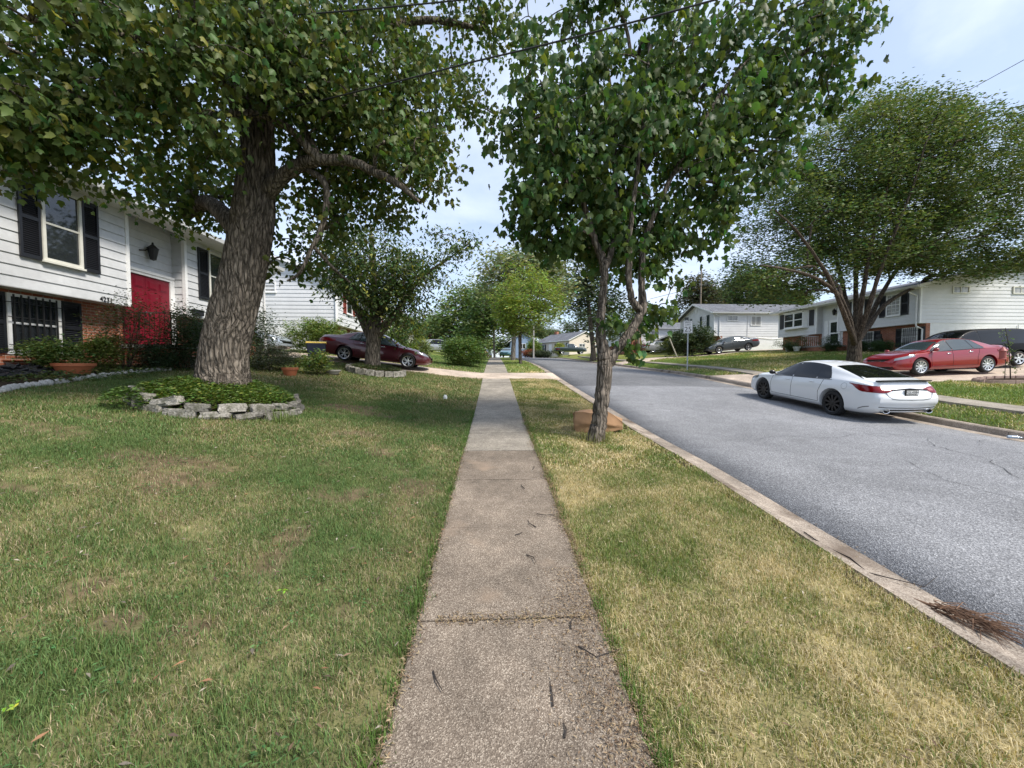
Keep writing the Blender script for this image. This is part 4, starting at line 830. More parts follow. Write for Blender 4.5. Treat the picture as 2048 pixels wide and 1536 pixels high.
fartree('broad_tree', 'broad mid-green tree behind the rounded shrub on the left', (925, 705, 60), 0, [(925, 712, 4), (926, 680, 3.5), (928, 640, 3)], [(925, 640, 55, 45, 4), (900, 660, 40, 35, 3.5), (935, 600, 40, 32, 3.5), (955, 630, 35, 50, 3), (880, 665, 30, 28, 3), (905, 692, 40, 14, 3), (955, 690, 40, 18, 3)], 620, 22, .75, .62, (.14, .205, .07), M_barkd, 34, ((.17, .22, .07), .12))
fartree('purple_tree', 'small purple-leaved tree above the silver car in the distance', (862, 700, 58), 0, [(862, 704, 2), (862, 690, 2)], [(862, 682, 16, 13, 1.4), (848, 688, 10, 9, 1)], 90, 20, .4, .32, (.075, .035, .030), M_barkd, 35)
for i, (px, py, Y, blobs, c, lab) in enumerate([
    (870, 705, 75, [(868, 655, 26, 26, 3), (846, 668, 22, 20, 3)], (.115, .165, .05), 'light green bushy tree at the far left end of the street'),
    (968, 705, 95, [(960, 690, 24, 14, 4), (990, 692, 26, 14, 4), (1020, 690, 24, 16, 4), (1040, 680, 18, 18, 4)], (.07, .105, .04), 'dark low trees closing the view at the end of the sidewalk'),
    (835, 705, 70, [(832, 672, 20, 24, 3), (815, 668, 18, 20, 3)], (.065, .105, .035), 'darker tree between the leafy lawn tree and the far purple tree')]):
    fartree('far_tree', lab, (px, py, Y), 0, [(px, py+4, 2), (px, py-25, 1.5)], blobs, 260, 20, .8, .66, c, M_barkd, 40+i)
fartree('dark_tree', 'dark leafy tree behind the forked street tree, left of the gable-fronted houses', (1186, 718, 46), 0, [(1186, 722, 8), (1186, 700, 5), (1182, 660, 4.5), (1176, 600, 4), (1170, 540, 2)], [(1165, 520, 55, 55, 4), (1190, 590, 60, 45, 4), (1150, 580, 40, 40, 3), (1215, 640, 50, 45, 3), (1130, 600, 30, 25, 2.2), (1200, 480, 60, 40, 4), (1290, 500, 60, 50, 4)], 500, 22, .65, .52, (.060, .09, .04), M_bark, 36, ((.12, .16, .07), .15))
for i, (px, py, Y, blobs, c, lab) in enumerate([
    (1400, 690, 72, [(1395, 585, 32, 28, 4), (1402, 562, 18, 18, 2), (1380, 610, 25, 25, 3.5), (1415, 600, 24, 26, 3)], (.070, .075, .045), 'sparse brownish dark tree rising behind the green-shuttered house'),
    (1440, 690, 78, [(1432, 595, 30, 24, 4), (1452, 605, 20, 16, 3)], (.155, .175, .085), 'pale green tree behind the roof of the green-shuttered house'),
    (1510, 690, 58, [(1505, 585, 42, 30, 3.5), (1530, 600, 26, 20, 3), (1500, 560, 30, 20, 3)], (.035, .060, .028), 'blackish evergreen tree behind the roofs, left of the bay-window house'),
    (1565, 690, 62, [(1562, 603, 28, 12, 3), (1590, 598, 18, 12, 2)], (.10, .145, .045), 'light green treetop peeping over the bay-window house roof'),
    (1330, 690, 80, [(1335, 640, 26, 20, 4), (1310, 645, 25, 22, 4), (1285, 630, 30, 25, 4), (1355, 655, 18, 14, 3)], (.060, .085, .035), 'dark tree behind the low porch roof between two gabled houses'),
    (1120, 705, 120, [(1102, 668, 16, 9, 4), (1090, 672, 12, 7, 3)], (.115, .155, .075), 'tiny pale tree behind the chimney of the cream house'),
    (1155, 705, 98, [(1150, 648, 26, 20, 5), (1175, 638, 30, 25, 5), (1205, 640, 30, 30, 5), (1135, 658, 14, 12, 4)], (.075, .115, .045), 'dark green tree behind the cream house roof'),
    (1072, 705, 110, [(1066, 660, 14, 10, 4), (1078, 664, 10, 8, 3)], (.11, .15, .07), 'pale treetop behind the blue-grey house')]):
    fartree('far_tree', lab, (px, py, Y), 0, [(px, py+4, 3), (px, py-40, 2.2), (blobs[0][0], blobs[0][1], 1.2)], blobs, 300, 20, .7, .62, c, M_barkd, 60+i, None, None, False, .3)
# ---- shrubs
def shrub(name, label, c, blobs, ncl, per, sig, size, col, tmpl=None, odd=None, seed=1, droop=.2, stems=8, cat='shrub', group=None, hang=0., leafm=None, shellf=.45, val=.25, stemr=.01):
    """c = base point, blobs = (dx, dy, dz, rx, ry, rz) in metres from it"""
    rg = np.random.default_rng(seed); root = empty(name, c, 0, label, cat, group); bl = [(np.array(b[:3], float), np.array(b[3:6], float), 1.) for b in blobs]
    T = in_blobs(bl, ncl, rg, shellf); T[:, 2] = np.clip(T[:, 2], .04, None); lines = []
    for i in range(stems):
        t = T[rg.integers(len(T))]; b0 = np.array([t[0]*.15, t[1]*.15, -.1]); m = (b0+t)/2+rg.normal(0, .05, 3); lines.append((crom([b0, m, t], 4), np.linspace(stemr, stemr*.4, 9)))
    V, F = tubes(lines, 5); npmesh('stem', V, F, M_barkd, root)
    V, F, C = leaves_at(T, per, sig, size, tmpl or OVAL, col, odd, droop, rg, .8, val, hang); npmesh('foliage', V, F, leafm or M_leaf2, root, col=C); return root
def onG(px, py): p = gnd(px, py); return (p[0], p[1], tz(p[0], p[1]))
SG = 'shrubs in front gardens'
c = (-1.75, 23.4, tz(-1.75, 23.4))
shrub('rounded_shrub', 'big rounded green shrub on the grass left of the sidewalk past the driveway', c, [(0, 0, .8, 1.28, 1.2, .85), (-.2, 0, 1.2, .9, .9, .45), (.3, 0, 1.3, .7, .7, .35)], 460, 34, .14, .125, (.085, .15, .035), OVAL, ((.16, .22, .04), .15), 2)
def sh_at(px, py, Xd, w_, h, lab, col, n=110, size=.07, seed=1, odd=None, name='shrub', lumps=3, tm=None, per=34, sig=.09, **k):
    """a shrub rooted at photo point px on the plane X = Xd; w_, h metres"""
    p = atX(px, py, Xd); g_ = (Xd, p[1], tz(Xd, p[1])); rg = np.random.default_rng(seed)
    bl = [(0, 0, h*.5, w_*.42, w_*.42, h*.5)]+[(rg.uniform(-.3, .3)*w_, rg.uniform(-.3, .3)*w_, h*rg.uniform(.35, .75), w_*.25, w_*.25, h*.28) for _ in range(lumps)]
    return shrub(name, lab, g_, bl, n, per, sig, size, col, tm, odd, seed, group=SG, **k)
sh_at(115, 735, -9.55, 1.0, .75, 'low green bush under the barred window beside the orange pot', (.085, .14, .032), 170, .07, 3, ((.16, .2, .05), .15))
sh_at(205, 735, -9.4, .95, .85, 'round yellowish-green bush against the brick between pot and doorstep', (.12, .17, .035), 170, .07, 4, ((.2, .22, .06), .2))
sh_at(248, 735, -9.2, 1.15, 2.0, 'tall wiry rose bush arching in front of the crimson door', (.055, .085, .028), 200, .065, 5, ((.12, .05, .03), .2), 'rose_bush', 5, None, 22, .13, stems=26)
sh_at(366, 740, -8.75, 1.15, 1.9, 'tall dark rose bush with few white flowers right of the doorstep', (.038, .068, .024), 230, .07, 6, ((.10, .04, .025), .08), 'rose_bush', 6, None, 24, .14, stems=24)
sh_at(315, 738, -8.9, 1.1, .8, 'low dark bush at the foot of the doorstep', (.034, .062, .024), 220, .065, 16, per=26)
sh_at(398, 742, -8.3, 1.0, 1.5, 'dark bush pressed between the rose bush and the thick tree trunk', (.036, .065, .024), 220, .065, 17, per=26)
def sh_Y(px, Y, w_, h, lab, col, n=110, size=.07, seed=1, odd=None, name='shrub', lumps=3, tm=None, per=34, sig=.1, pyb=None, **k):
    x = float(atY(px, 735, Y)[0]); g_ = (x, Y, tz(x, Y)); rg = np.random.default_rng(seed)
    bl = [(0, 0, h*.5, w_*.42, w_*.42, h*.5)]+[(rg.uniform(-.3, .3)*w_, rg.uniform(-.3, .3)*w_, h*rg.uniform(.35, .75), w_*.25, w_*.25, h*.28) for _ in range(lumps)]
    return shrub(name, lab, g_, bl, n, per, sig, size, col, tm, odd, seed, group=SG, **k)
sh_Y(518, 14.2, 1.3, 2.1, 'tall loose dark shrub just right of the thick tree trunk', (.040, .070, .028), 190, .085, 7, None, 'shrub', 6, None, 26, .18, stems=16)
sh_Y(540, 13.6, 1.9, .95, 'wide dark purple-green low bush beside the second orange pot', (.042, .052, .030), 300, .06, 8)
sh_Y(628, 14.0, 1.15, .75, 'clump of yellow-green day lilies in front of the rubbish bin', (.115, .17, .035), 130, .16, 9, ((.24, .22, .05), .12), 'day_lily', 2, NARROW, 10, .10, droop=-.6)
sh_Y(622, 21.2, 3.0, 1.75, 'long bright green hedge bush along the white end wall', (.12, .185, .038), 420, .10, 10, ((.2, .25, .06), .2))
sh_Y(665, 21.6, 2.0, 1.75, 'yellow-green hedge bush by the brick corner behind the maroon car', (.135, .195, .040), 260, .10, 11)
sh_Y(815, 26.0, 2.6, 2.9, 'bright yellow-green arborvitae mound right of the leafy lawn tree', (.20, .24, .025), 420, .10, 12, None, 'arborvitae', 2, None, 26, .12)
sh_Y(792, 23.5, 2.2, 1.6, 'mid-green garden bush behind the maroon car bonnet', (.10, .155, .04), 200, .10, 13)
sh_Y(838, 27.0, 2.0, 1.3, 'low pale green bush at the foot of the arborvitae', (.14, .19, .06), 160, .10, 14)
sh_Y(1385, 36.6, 4.2, 2.9, 'huge dark rhododendron in front of the green-shuttered house', (.036, .062, .024), 620, .19, 15, ((.08, .11, .04), .2), 'rhododendron', 5, None, 24, .17)
sh_Y(1345, 38.5, 2.4, 2.0, 'yellow-green bush left of the huge rhododendron', (.12, .15, .035), 180, .13, 18)
sh_Y(1277, 46, 1.6, 1.9, 'reddish flowering bush below the porch roof', (.12, .06, .05), 120, .13, 19)
for px, w_, h, lab, col, sd in ((1593, 2.4, 1.1, 'clipped dark hedge below the bay window', (.045, .085, .026), 20), (1585, 1.3, .55, 'pale low plant in front of the clipped hedge', (.12, .17, .07), 21), (1660, 1.7, 1.15, 'dark rounded bush at the white storm door steps', (.040, .075, .025), 22), (1724, .8, .65, 'small dark bush right of the multi-stemmed trunk', (.04, .08, .026), 23), (1761, 1.4, .75, 'dark round bush in front of the brick wall below the seated bear figure', (.045, .09, .028), 24)):
    sh_at(px, 700, 23.0 if px < 1700 else 23.4, w_, h, lab, col, 170, .075, sd)
sh_Y(1067, 76, 3.0, 3.6, 'yellow-green round bush between the blue-grey and cream houses', (.14, .21, .035), 200, .3, 25, sig=.3)
sh_Y(1057, 73, 3.4, 1.4, 'rust-red low bush at the far bend of the street', (.20, .065, .03), 120, .25, 26, sig=.25)
sh_Y(1085, 70, 4.5, 1.2, 'dark low hedge along the far bend in front of the cream house', (.04, .055, .025), 200, .25, 27, sig=.25)
sh_Y(1118, 75, 2.0, 2.6, 'bright yellow-green bush by the door of the cream house', (.22, .26, .04), 120, .25, 28, sig=.2)
# ================================================================== CARS
def paint(name, c, metal=.0, flake=0): return mat(name, c, .32 if not metal else .30, metal, .5, coat=1.0)
M_glassd = mat('dark tinted car glass', (.004, .005, .006), .03, spec=.45)
M_glassc = mat('car glass', (.035, .05, .055), .03, spec=.9)
M_tyre = mat('tyre rubber', (.014, .014, .015), .85, var=.15, vscale=20)
M_rimk = mat('black alloy', (.012, .012, .013), .3, .3)
M_rims = mat('silver alloy', (.62, .63, .65), .28, .85)
M_under = mat('wheel well black', (.006, .006, .006), .9)
M_lampw = mat('headlamp lens', (.30, .31, .32), .08, .5, .8)
M_lampr = mat('tail lamp red', (.17, .003, .006), .12, 0, .5)
M_lampR = mat('tail lamp inner', (.35, .12, .12), .12, 0, .7)
M_plate = mat('licence plate white', (.62, .62, .60), .5)
M_gloss = mat('gloss black trim', (.008, .008, .008), .12)
def lerpk(keys):
    xs, ys = zip(*keys); return pchip(xs, ys)
SEDAN = dict(L=4.88, H=1.44, hw=.93, wr=.58, r=.335, tw=.225, wf=.808, wb_=.235,
    top=[(0, .93), (.012, 1.03), (.03, 1.085), (.10, 1.12), (.155, 1.14), (.21, 1.235), (.30, 1.365), (.38, 1.425), (.46, 1.44), (.54, 1.415), (.60, 1.33), (.67, 1.17), (.725, 1.02), (.78, .965), (.87, .895), (.95, .79), (.985, .70), (1, .60)],
    belt=[(0, .86), (.03, .94), (.12, .985), (.25, .965), (.45, .93), (.65, .89), (.80, .845), (.92, .76), (.98, .66), (1, .56)],
    bot=[(0, .36), (.03, .27), (.1, .22), (.2, .20), (.8, .19), (.93, .20), (.98, .24), (1, .32)],
    pl=[(0, .74), (.015, .80), (.05, .865), (.12, .905), (.3, .93), (.62, .93), (.82, .915), (.90, .885), (.95, .83), (.98, .75), (1, .62)],
    win=[(.545, .715, .545, .625), (.36, .535, .375, .535), (.265, .352, .335, .366)], ws=(.728, .60), rw=(.145, .315), doors=(.715, .54, .33), handles=(.575, .385),
    rearshape=lambda z: -.00+.05*sm(.80, 1.08, z)*1.0-.055*(sm(.42, .55, z)-sm(.66, .78, z))+.05*(1-sm(.26, .42, z)),
    frontshape=lambda z: -(.10*sm(.55, .95, z))+0-.06*(1-sm(.2, .38, z)))
def merged(**k): d = dict(SEDAN); d.update(k); return d
VAN = merged(L=5.1, H=1.76, hw=.99, wr=.70, r=.345, wf=.80, wb_=.205,
    top=[(0, .95), (.01, 1.25), (.03, 1.55), (.06, 1.70), (.14, 1.75), (.40, 1.765), (.56, 1.745), (.64, 1.66), (.72, 1.45), (.80, 1.20), (.83, 1.13), (.90, 1.03), (.96, .92), (1, .70)],
    belt=[(0, .90), (.03, 1.02), (.3, 1.02), (.6, .99), (.8, .95), (.93, .84), (1, .62)],
    win=[(.565, .76, .565, .675), (.34, .55, .34, .55), (.08, .325, .10, .325)], ws=(.81, .66), rw=(.008, .05), doors=(.765, .56, .335), handles=(.60, .50),
    rearshape=lambda z: .10*sm(1.0, 1.7, z)+.05*(1-sm(.26, .42, z)))
PICK = merged(L=5.6, H=1.85, hw=.98, wr=.68, r=.39, wf=.815, wb_=.21,
    top=[(0, 1.12), (.01, 1.18), (.03, 1.20), (.355, 1.21), (.375, 1.24), (.385, 1.6), (.40, 1.80), (.44, 1.85), (.54, 1.85), (.60, 1.78), (.65, 1.55), (.70, 1.28), (.73, 1.22), (.85, 1.18), (.95, 1.12), (.985, 1.0), (1, .85)],
    belt=[(0, 1.08), (.03, 1.14), (.37, 1.15), (.7, 1.10), (.93, 1.02), (1, .75)],
    bot=[(0, .50), (.05, .45), (.5, .40), (.95, .40), (1, .45)], win=[(.53, .685, .53, .615), (.41, .52, .415, .52)], ws=(.70, .60), rw=None, doors=(.69, .525), handles=(.55, .43),
    rearshape=lambda z: 0*z, frontshape=lambda z: -.04*sm(.8, 1.1, z))
def car(name, label, cat, S, loc, head, pm, pitch=0, glass=None, rimm=None, spokes=10, twin=False, trim=None, rear=None, front=None, plate=None, far=False, roll=0, group='parked cars', sill=None, handlem=None, lipspoiler=False, twotone=None):
    """loc = ground point under the middle, head = compass angle of the nose"""
    glass = glass or M_glassd; rimm = rimm or M_rims; L = S['L']; root = empty(name, loc, 0, label, cat, group)
    root.rotation_euler = Euler((roll, -pitch, head), 'XYZ'); ROT = root
    def bd(b, nm, m, par=None, **k):
        o = b.build(nm, m, root, local=True, **k)
        if par is not None: o.parent = par
        return o
    topf, beltf, botf, plf = lerpk(S['top']), lerpk(S['belt']), lerpk(S['bot']), lerpk(S['pl']); sc_ = S['hw']/.93
    us = np.unique(np.concatenate([np.linspace(0, .06, 10), np.linspace(.06, .94, 62), np.linspace(.94, 1, 10)]))
    def sect(u):
        zt, zb, z0, w_ = float(topf(u)), float(beltf(u)), float(botf(u)), float(plf(u))*sc_; zb = min(zb, zt-.015)
        t = np.clip((zt-zb)/(S['H']-.95), 0, 1); yr = (1-t)*.80*w_+t*S['wr']; zr = zb+(zt-zb)*(.70*(1-t)+.87*t); h = zb-z0
        K = [(0, z0), (.5*w_, z0), (.84*w_, z0+.005), (.955*w_, z0+.07), (.985*w_, z0+.22*h), (1.0*w_, z0+.50*h), (.985*w_, z0+.78*h), (.945*w_, zb-.01), (.925*w_*(1-t)+.905*w_*t, zb+.012*t+.15*(zr-zb)), (.5*(yr+.91*w_) if t > .3 else .5*(yr+.9*w_), zb+.58*(zr-zb)), (yr, zr), (yr*.80, zr+.62*(zt-zr)), (yr*.42, zt-.10*(zt-zr)), (0, zt)]
        return crom(K, 4), zr
    secs = []; zrs = []
    for u in us: q, zr = sect(u); secs.append(q); zrs.append(zr)
    zrf = lambda u: np.interp(u, us, zrs)
    n = len(secs[0]); V = []
    def xat(u, z):
        x = (u-.5)*L; x = x+S['rearshape'](z)*np.clip(1-u/.10, 0, 1)+S['frontshape'](z)*np.clip((u-.88)/.12, 0, 1); return x
    for u, q in zip(us, secs):
        for sgn in (1, -1):
            for y, z in q: V.append((float(xat(u, z)), sgn*y, z))
    F = []; m2 = 2*n
    for i in range(len(us)-1):
        for j in range(n-1):
            a = i*m2+j; F.append((a, a+1, a+1+m2, a+m2)); a += n; F.append((a, a+m2, a+1+m2, a+1))
    for i, bul in ((0, -.07), (len(us)-1, .09)):                     # rounded end caps
        q = secs[i]; prev = None; Nc = 10
        for j in range(n):
            y, z = q[j]; row = []
            for c in range(Nc+1):
                f = 1-2*c/Nc
                if c == 0: row.append(i*m2+j)
                elif c == Nc: row.append(i*m2+n+j)
                else: V.append((float(xat(us[i], z))+bul*(1-f*f)*min(1, y/.5), f*y, z)); row.append(len(V)-1)
            if prev:
                for c in range(Nc): F.append((prev[c], prev[c+1], row[c+1], row[c]))
            prev = row
    me = bpy.data.meshes.new('body'); me.from_pydata(V, [], F); bm = bmesh.new(); bm.from_mesh(me); bmesh.ops.remove_doubles(bm, verts=bm.verts, dist=1e-4)
    bmesh.ops.dissolve_degenerate(bm, edges=bm.edges, dist=1e-5); bmesh.ops.recalc_face_normals(bm, faces=bm.faces); bm.to_mesh(me); BV = BVHTree.FromBMesh(bm); bm.free()
    body = bpy.data.objects.new('body', me); COL.objects.link(body)
    xw = ((S['wf']-.5)*L, (S['wb_']-.5)*L); r = S['r']
    if not far:
        cb = MB(); 
        for x in xw:
            for sg in (1, -1):
                cb.lathe([(r*1.13, sg*.58), (r*1.13, sg*1.3)], (x, 0, r*1.02), 36, 1)
        cut = cb.build('cut', M_under); mod = body.modifiers.new('b', 'BOOLEAN'); mod.object = cut; mod.operation = 'DIFFERENCE'; mod.solver = 'EXACT'; mod.use_self = True; mod.use_hole_tolerant = True
        dg = bpy.context.evaluated_depsgraph_get(); dg.update(); m3 = bpy.data.meshes.new_from_object(body.evaluated_get(dg)); body.modifiers.clear(); body.data = m3; bpy.data.objects.remove(cut); me = m3; me.name = 'body'
    me.materials.clear(); me.materials.append(pm)
    me.polygons.foreach_set('use_smooth', np.ones(len(me.polygons), bool)); me.set_sharp_from_angle(angle=R(38)); body.parent = root
    def hit(o, d):
        h = BV.ray_cast(Vector(o), Vector(d)); return h[0], h[1]
    def side_patch(u0b, u1b, u0t, u1t, zbf, ztf, sg, off, na=14, nb=6, us_=None):
        P = []
        for b in range(nb+1):
            for a in range(na+1):
                ub = u0b+(u1b-u0b)*a/na; ut = u0t+(u1t-u0t)*a/na; u = ub+(ut-ub)*b/nb; z = zbf(ub)+(ztf(ut)-zbf(ub))*b/nb
                h, nn = hit(((u-.5)*L, sg*3, z), (0, -sg, 0))
                P.append((h+nn*off) if h else Vector(((u-.5)*L, sg*.8, z)))
        return grid(P, na, nb)
    def grid(P, na, nb):
        b = MB(); b.add([tuple(p) for p in P], [(j*(na+1)+i, j*(na+1)+i+1, (j+1)*(na+1)+i+1, (j+1)*(na+1)+i) for j in range(nb) for i in range(na)]); return b
    def top_patch(ub, ut, yb, yt, off, na=14, nb=10, bow=.0):
        P = []
        for b in range(nb+1):
            for a in range(na+1):
                f = -1+2*a/na; t = b/nb; u = ub+(ut-ub)*t+bow*(1-f*f)*(1-t); y = (yb+(yt-yb)*t)*f
                h, nn = hit(((u-.5)*L, y, 4), (0, 0, -1)); P.append(h+nn*off if h else Vector(((u-.5)*L, y, 1)))
        return grid(P, na, nb)
    def wrap_patch(rearend, th, ztf, zbf, off, cx=.75, cy=.35, sg=1, na=14, nb=5):
        """lamp patches: th in degrees from straight back (or ahead) towards the side"""
        P = []; s = -1 if rearend else 1; c = Vector((s*(L/2-cx), sg*cy, 0))
        for b in range(nb+1):
            for a in range(na+1):
                q = R(th[0]+(th[1]-th[0])*a/na); d = Vector((s*math.cos(q), sg*math.sin(q), 0)); fr = a/na; z = zbf(fr)+(ztf(fr)-zbf(fr))*b/nb
                h, nn = hit(c+d*3+Vector((0, 0, z)), -d); P.append(h+nn*off if h else c+d*.6+Vector((0, 0, z)))
        return grid(P, na, nb)
    W = S['win']; wz0 = lambda u: float(beltf(u))+.025; wz1 = lambda u: float(zrf(u))-.008
    for sg in ((1, -1)):
        ub, ue, tb, te = W[-1][0], W[0][1], W[-1][2], W[0][3]
        tr = side_patch(ub-.014, ue+.016, tb-.012, te+.012, lambda u: wz0(u)-.022, lambda u: wz1(u)+.014, sg, .003, 26, 6); bd(tr, 'window_trim', trim or M_gloss, smooth=True)
        for w_ in W: bd(side_patch(*w_, wz0, wz1, sg, .0065), 'side_window', glass, smooth=True)
        if far: continue
        for hu in S['handles']:
            z = float(beltf(hu))-.085; h, nn = hit(((hu-.5)*L, sg*3, z), (0, -sg, 0)); b = MB(); b.ball((h.x, h.y+sg*.018, h.z), (.095, .016, .018), 10, 6); bd(b, 'door_handle', handlem or pm, smooth=True)
        sm_ = MB()                                                   # door shut lines
        for k, du in enumerate(S['doors']):
            pts = []
            for t in np.linspace(0, 1, 12):
                z = float(botf(du))+.14+t*(wz0(du)-.02-float(botf(du))-.14); x = (du-.5)*L+(0 if k < len(S['doors'])-1 else -.22*(t-.45)*(1 if t > .45 else -.2))+(.05*math.sin(t*3.1) if k == 0 else 0)
                h, nn = hit((x, sg*3, z), (0, -sg, 0)); 
                if h: pts.append(h+nn*.001)
            if len(pts) > 3: sm_.tube(pts, .0055, 4)
        pts = []
        for t in np.linspace(0, 1, 14):
            u = S['doors'][-1]+(S['doors'][0]-S['doors'][-1])*t; h, nn = hit(((u-.5)*L, sg*3, float(botf(u))+.14), (0, -sg, 0)); pts.append(h+nn*.001)
        sm_.tube(pts, .0055, 4); bd(sm_, 'door_seam', M_gloss)
        u = W[0][1]-.012; h, nn = hit(((u-.5)*L, sg*3, wz0(u)+.02), (0, -sg, 0)); b = MB()
        b.ball((h.x-.01, h.y+sg*.15, h.z+.06), (.075, .10, .07), 12, 8); b.tube([(h.x, h.y-sg*.02, h.z), (h.x, h.y+sg*.09, h.z+.03)], .022, 6); bd(b, 'side_mirror', pm if rimm is not M_rimk else M_gloss, smooth=True)
    wr, w0 = S['wr'], float(plf(.7))*sc_
    bd(top_patch(S['ws'][0], S['ws'][1], w0*.84, wr*.97, .004, bow=.02), 'windshield', M_glassc if glass is M_glassc else M_glassd, smooth=True)
    if S['rw']: bd(top_patch(S['rw'][0], S['rw'][1], w0*.76, wr*.92, .004, bow=-.012), 'rear_window', M_glassd, smooth=True)
    # wheels
    for x in xw:
        for sg in (1, -1):
            yo = sg*(S['hw']-.035); yi = yo-sg*S['tw']; rr = r-.008; sh = .018; b = MB()
            b.lathe([(rr*.70, yo-sg*.02), (rr*.74, yo-sg*.004), (rr*.90, yo), (rr-sh, yo-sg*.012), (rr, yo-sg*.04), (rr, yi+sg*.04), (rr-sh, yi+sg*.01), (rr*.7, yi)], (x, 0, r-.008), 40, 1, cap=False)
            b.lathe([(.002, yo-sg*.10), (rr*.72, yo-sg*.095), (rr*.72, yo-sg*.11), (.002, yo-sg*.115)], (x, 0, r-.008), 30, 1, cap=False)
            ty = bd(b, 'wheel', M_tyre, smooth=True)
            b = MB(); ro = rr*.725; c = (x, 0, r-.008)
            b.lathe([(ro-.03, yo-sg*.055), (ro-.022, yo-sg*.018), (ro, yo-sg*.006), (ro, yo-sg*.03), (ro-.01, yo-sg*.08)], c, 40, 1, cap=False)
            b.lathe([(.001, yo-sg*.015), (.035, yo-sg*.018), (.058, yo-sg*.034), (.06, yo-sg*.07)], c, 20, 1, cap=False)
            for k in range(spokes):
                for off_ in ((-.16, .16) if twin else (0,)):
                    a = 2*math.pi*k/spokes+.2; a2 = a+off_*1.3; w1, w2 = (.014, .012) if twin else ((.022, .028) if spokes > 6 else (.035, .042))
                    p0 = np.array([math.cos(a+off_*.5), math.sin(a+off_*.5)])*.04; p1 = np.array([math.cos(a2), math.sin(a2)])*(ro-.012); t = np.array([-math.sin(a), math.cos(a)])
                    q = [p0-t*w1, p1-t*w2, p1+t*w2, p0+t*w1]; ya, yb_ = yo-sg*.026, yo-sg*.062
                    vs = [(c[0]+p[0], (ya if i in (0, 3) else yo-sg*.016), c[2]+p[1]) for i, p in enumerate(q)]+[(c[0]+p[0], yb_, c[2]+p[1]) for p in q]
                    b.add(vs, [(0, 1, 2, 3), (4, 5, 6, 7), (0, 1, 5, 4), (1, 2, 6, 5), (2, 3, 7, 6), (3, 0, 4, 7)])
            bd(b, 'rim', rimm, ty, smooth=True, angle=30)
    # lamps
    for sg in (1, -1):
        rl = rear or dict(th=(18, 88), zt=lambda f: .93-.01*f, zb=lambda f: .76+.06*f, cx=.75)
        bd(wrap_patch(True, rl['th'], rl['zt'], rl['zb'], .006, rl.get('cx', .75), .35, sg, 20, 5), 'taillight', M_lampr, smooth=True)
        if 'inner' in rl: i_ = rl['inner']; bd(wrap_patch(True, i_['th'], i_['zt'], i_['zb'], .010, rl.get('cx', .75), .35, sg, 8, 3), 'reverse_light', M_lampR, smooth=True)
        fl = front or dict(th=(22, 78), zt=lambda f: .70+.11*f, zb=lambda f: .62+.10*f)
        bd(wrap_patch(False, fl['th'], fl['zt'], fl['zb'], .006, .75, .35, sg, 16, 4), 'headlight', M_lampw, smooth=True)
    fr = (front or {}).get('grille', (.40, .60, .48, .62)); P = []
    for b in range(5):
        for a in range(11):
            y = (-1+2*a/10)*(fr[0]+(fr[1]-fr[0])*b/4); z = fr[2]+(fr[3]-fr[2])*b/4; h, nn = hit((5, y, z), (-1, 0, 0)); P.append(h+nn*.005 if h else Vector((L/2, y, z)))
    bd(grid(P, 10, 4), 'grille', M_gloss, smooth=True)
    if not far:                                                     # dark lower intake and rear valance
        for s, z0, z1, yy, nm in ((1, .26, .36, .62, 'front_intake'), (-1, .27, .375, .46, 'rear_valance')):
            P = []
            for b in range(4):
                for a in range(11):
                    y = (-1+2*a/10)*yy; z = z0+(z1-z0)*b/3; h, nn = hit((s*5, y, z), (-s, 0, 0)); P.append(h+nn*.005 if h else Vector((s*(L/2-.05), y, z)))
            bd(grid(P, 10, 3), nm, M_gloss, smooth=True)
    if plate:
        z, s, txt = plate[0], -1, plate[1]; h, nn = hit((-5, 0, z), (1, 0, 0)); q = h.x-.012
        b = MB(); b.box(q-.012, q+.02, -.165, .165, z-.085, z+.085); fr_ = bd(b, 'plate_frame', M_gloss, bevel=.006)
        b = MB(); b.box(q-.016, q-.012, -.148, .148, z-.066, z+.05); bd(b, 'license_plate', M_plate, fr_)
        if txt:
            mtx = Matrix.Translation((q-.0175, 0, z+.004))@Matrix.Rotation(R(-90), 4, 'Z')@Matrix.Rotation(R(90), 4, 'X'); t = text_part(txt, .088, M_iron, fr_, mtx, 'lettering', .001)
            b = MB()
            for i in range(12): y = -.13+i*.024; b.box(q-.0172, q-.0162, y, y+.017+.004*(i % 2), z-.058, z-.040+.004*(i % 3))
            bd(b, 'plate_pattern', M_iron, fr_)
    root['_x'] = 0; del root['_x']
    return root, bd, hit, wrap_patch, grid, top_patch
def slope_pitch(x0, y0, x1, y1): return math.atan2(tz(x1, y1)-tz(x0, y0), math.hypot(x1-x0, y1-y0))
def roadh(x, y): return float(roadz(np.array([x]), y)[0])+.03
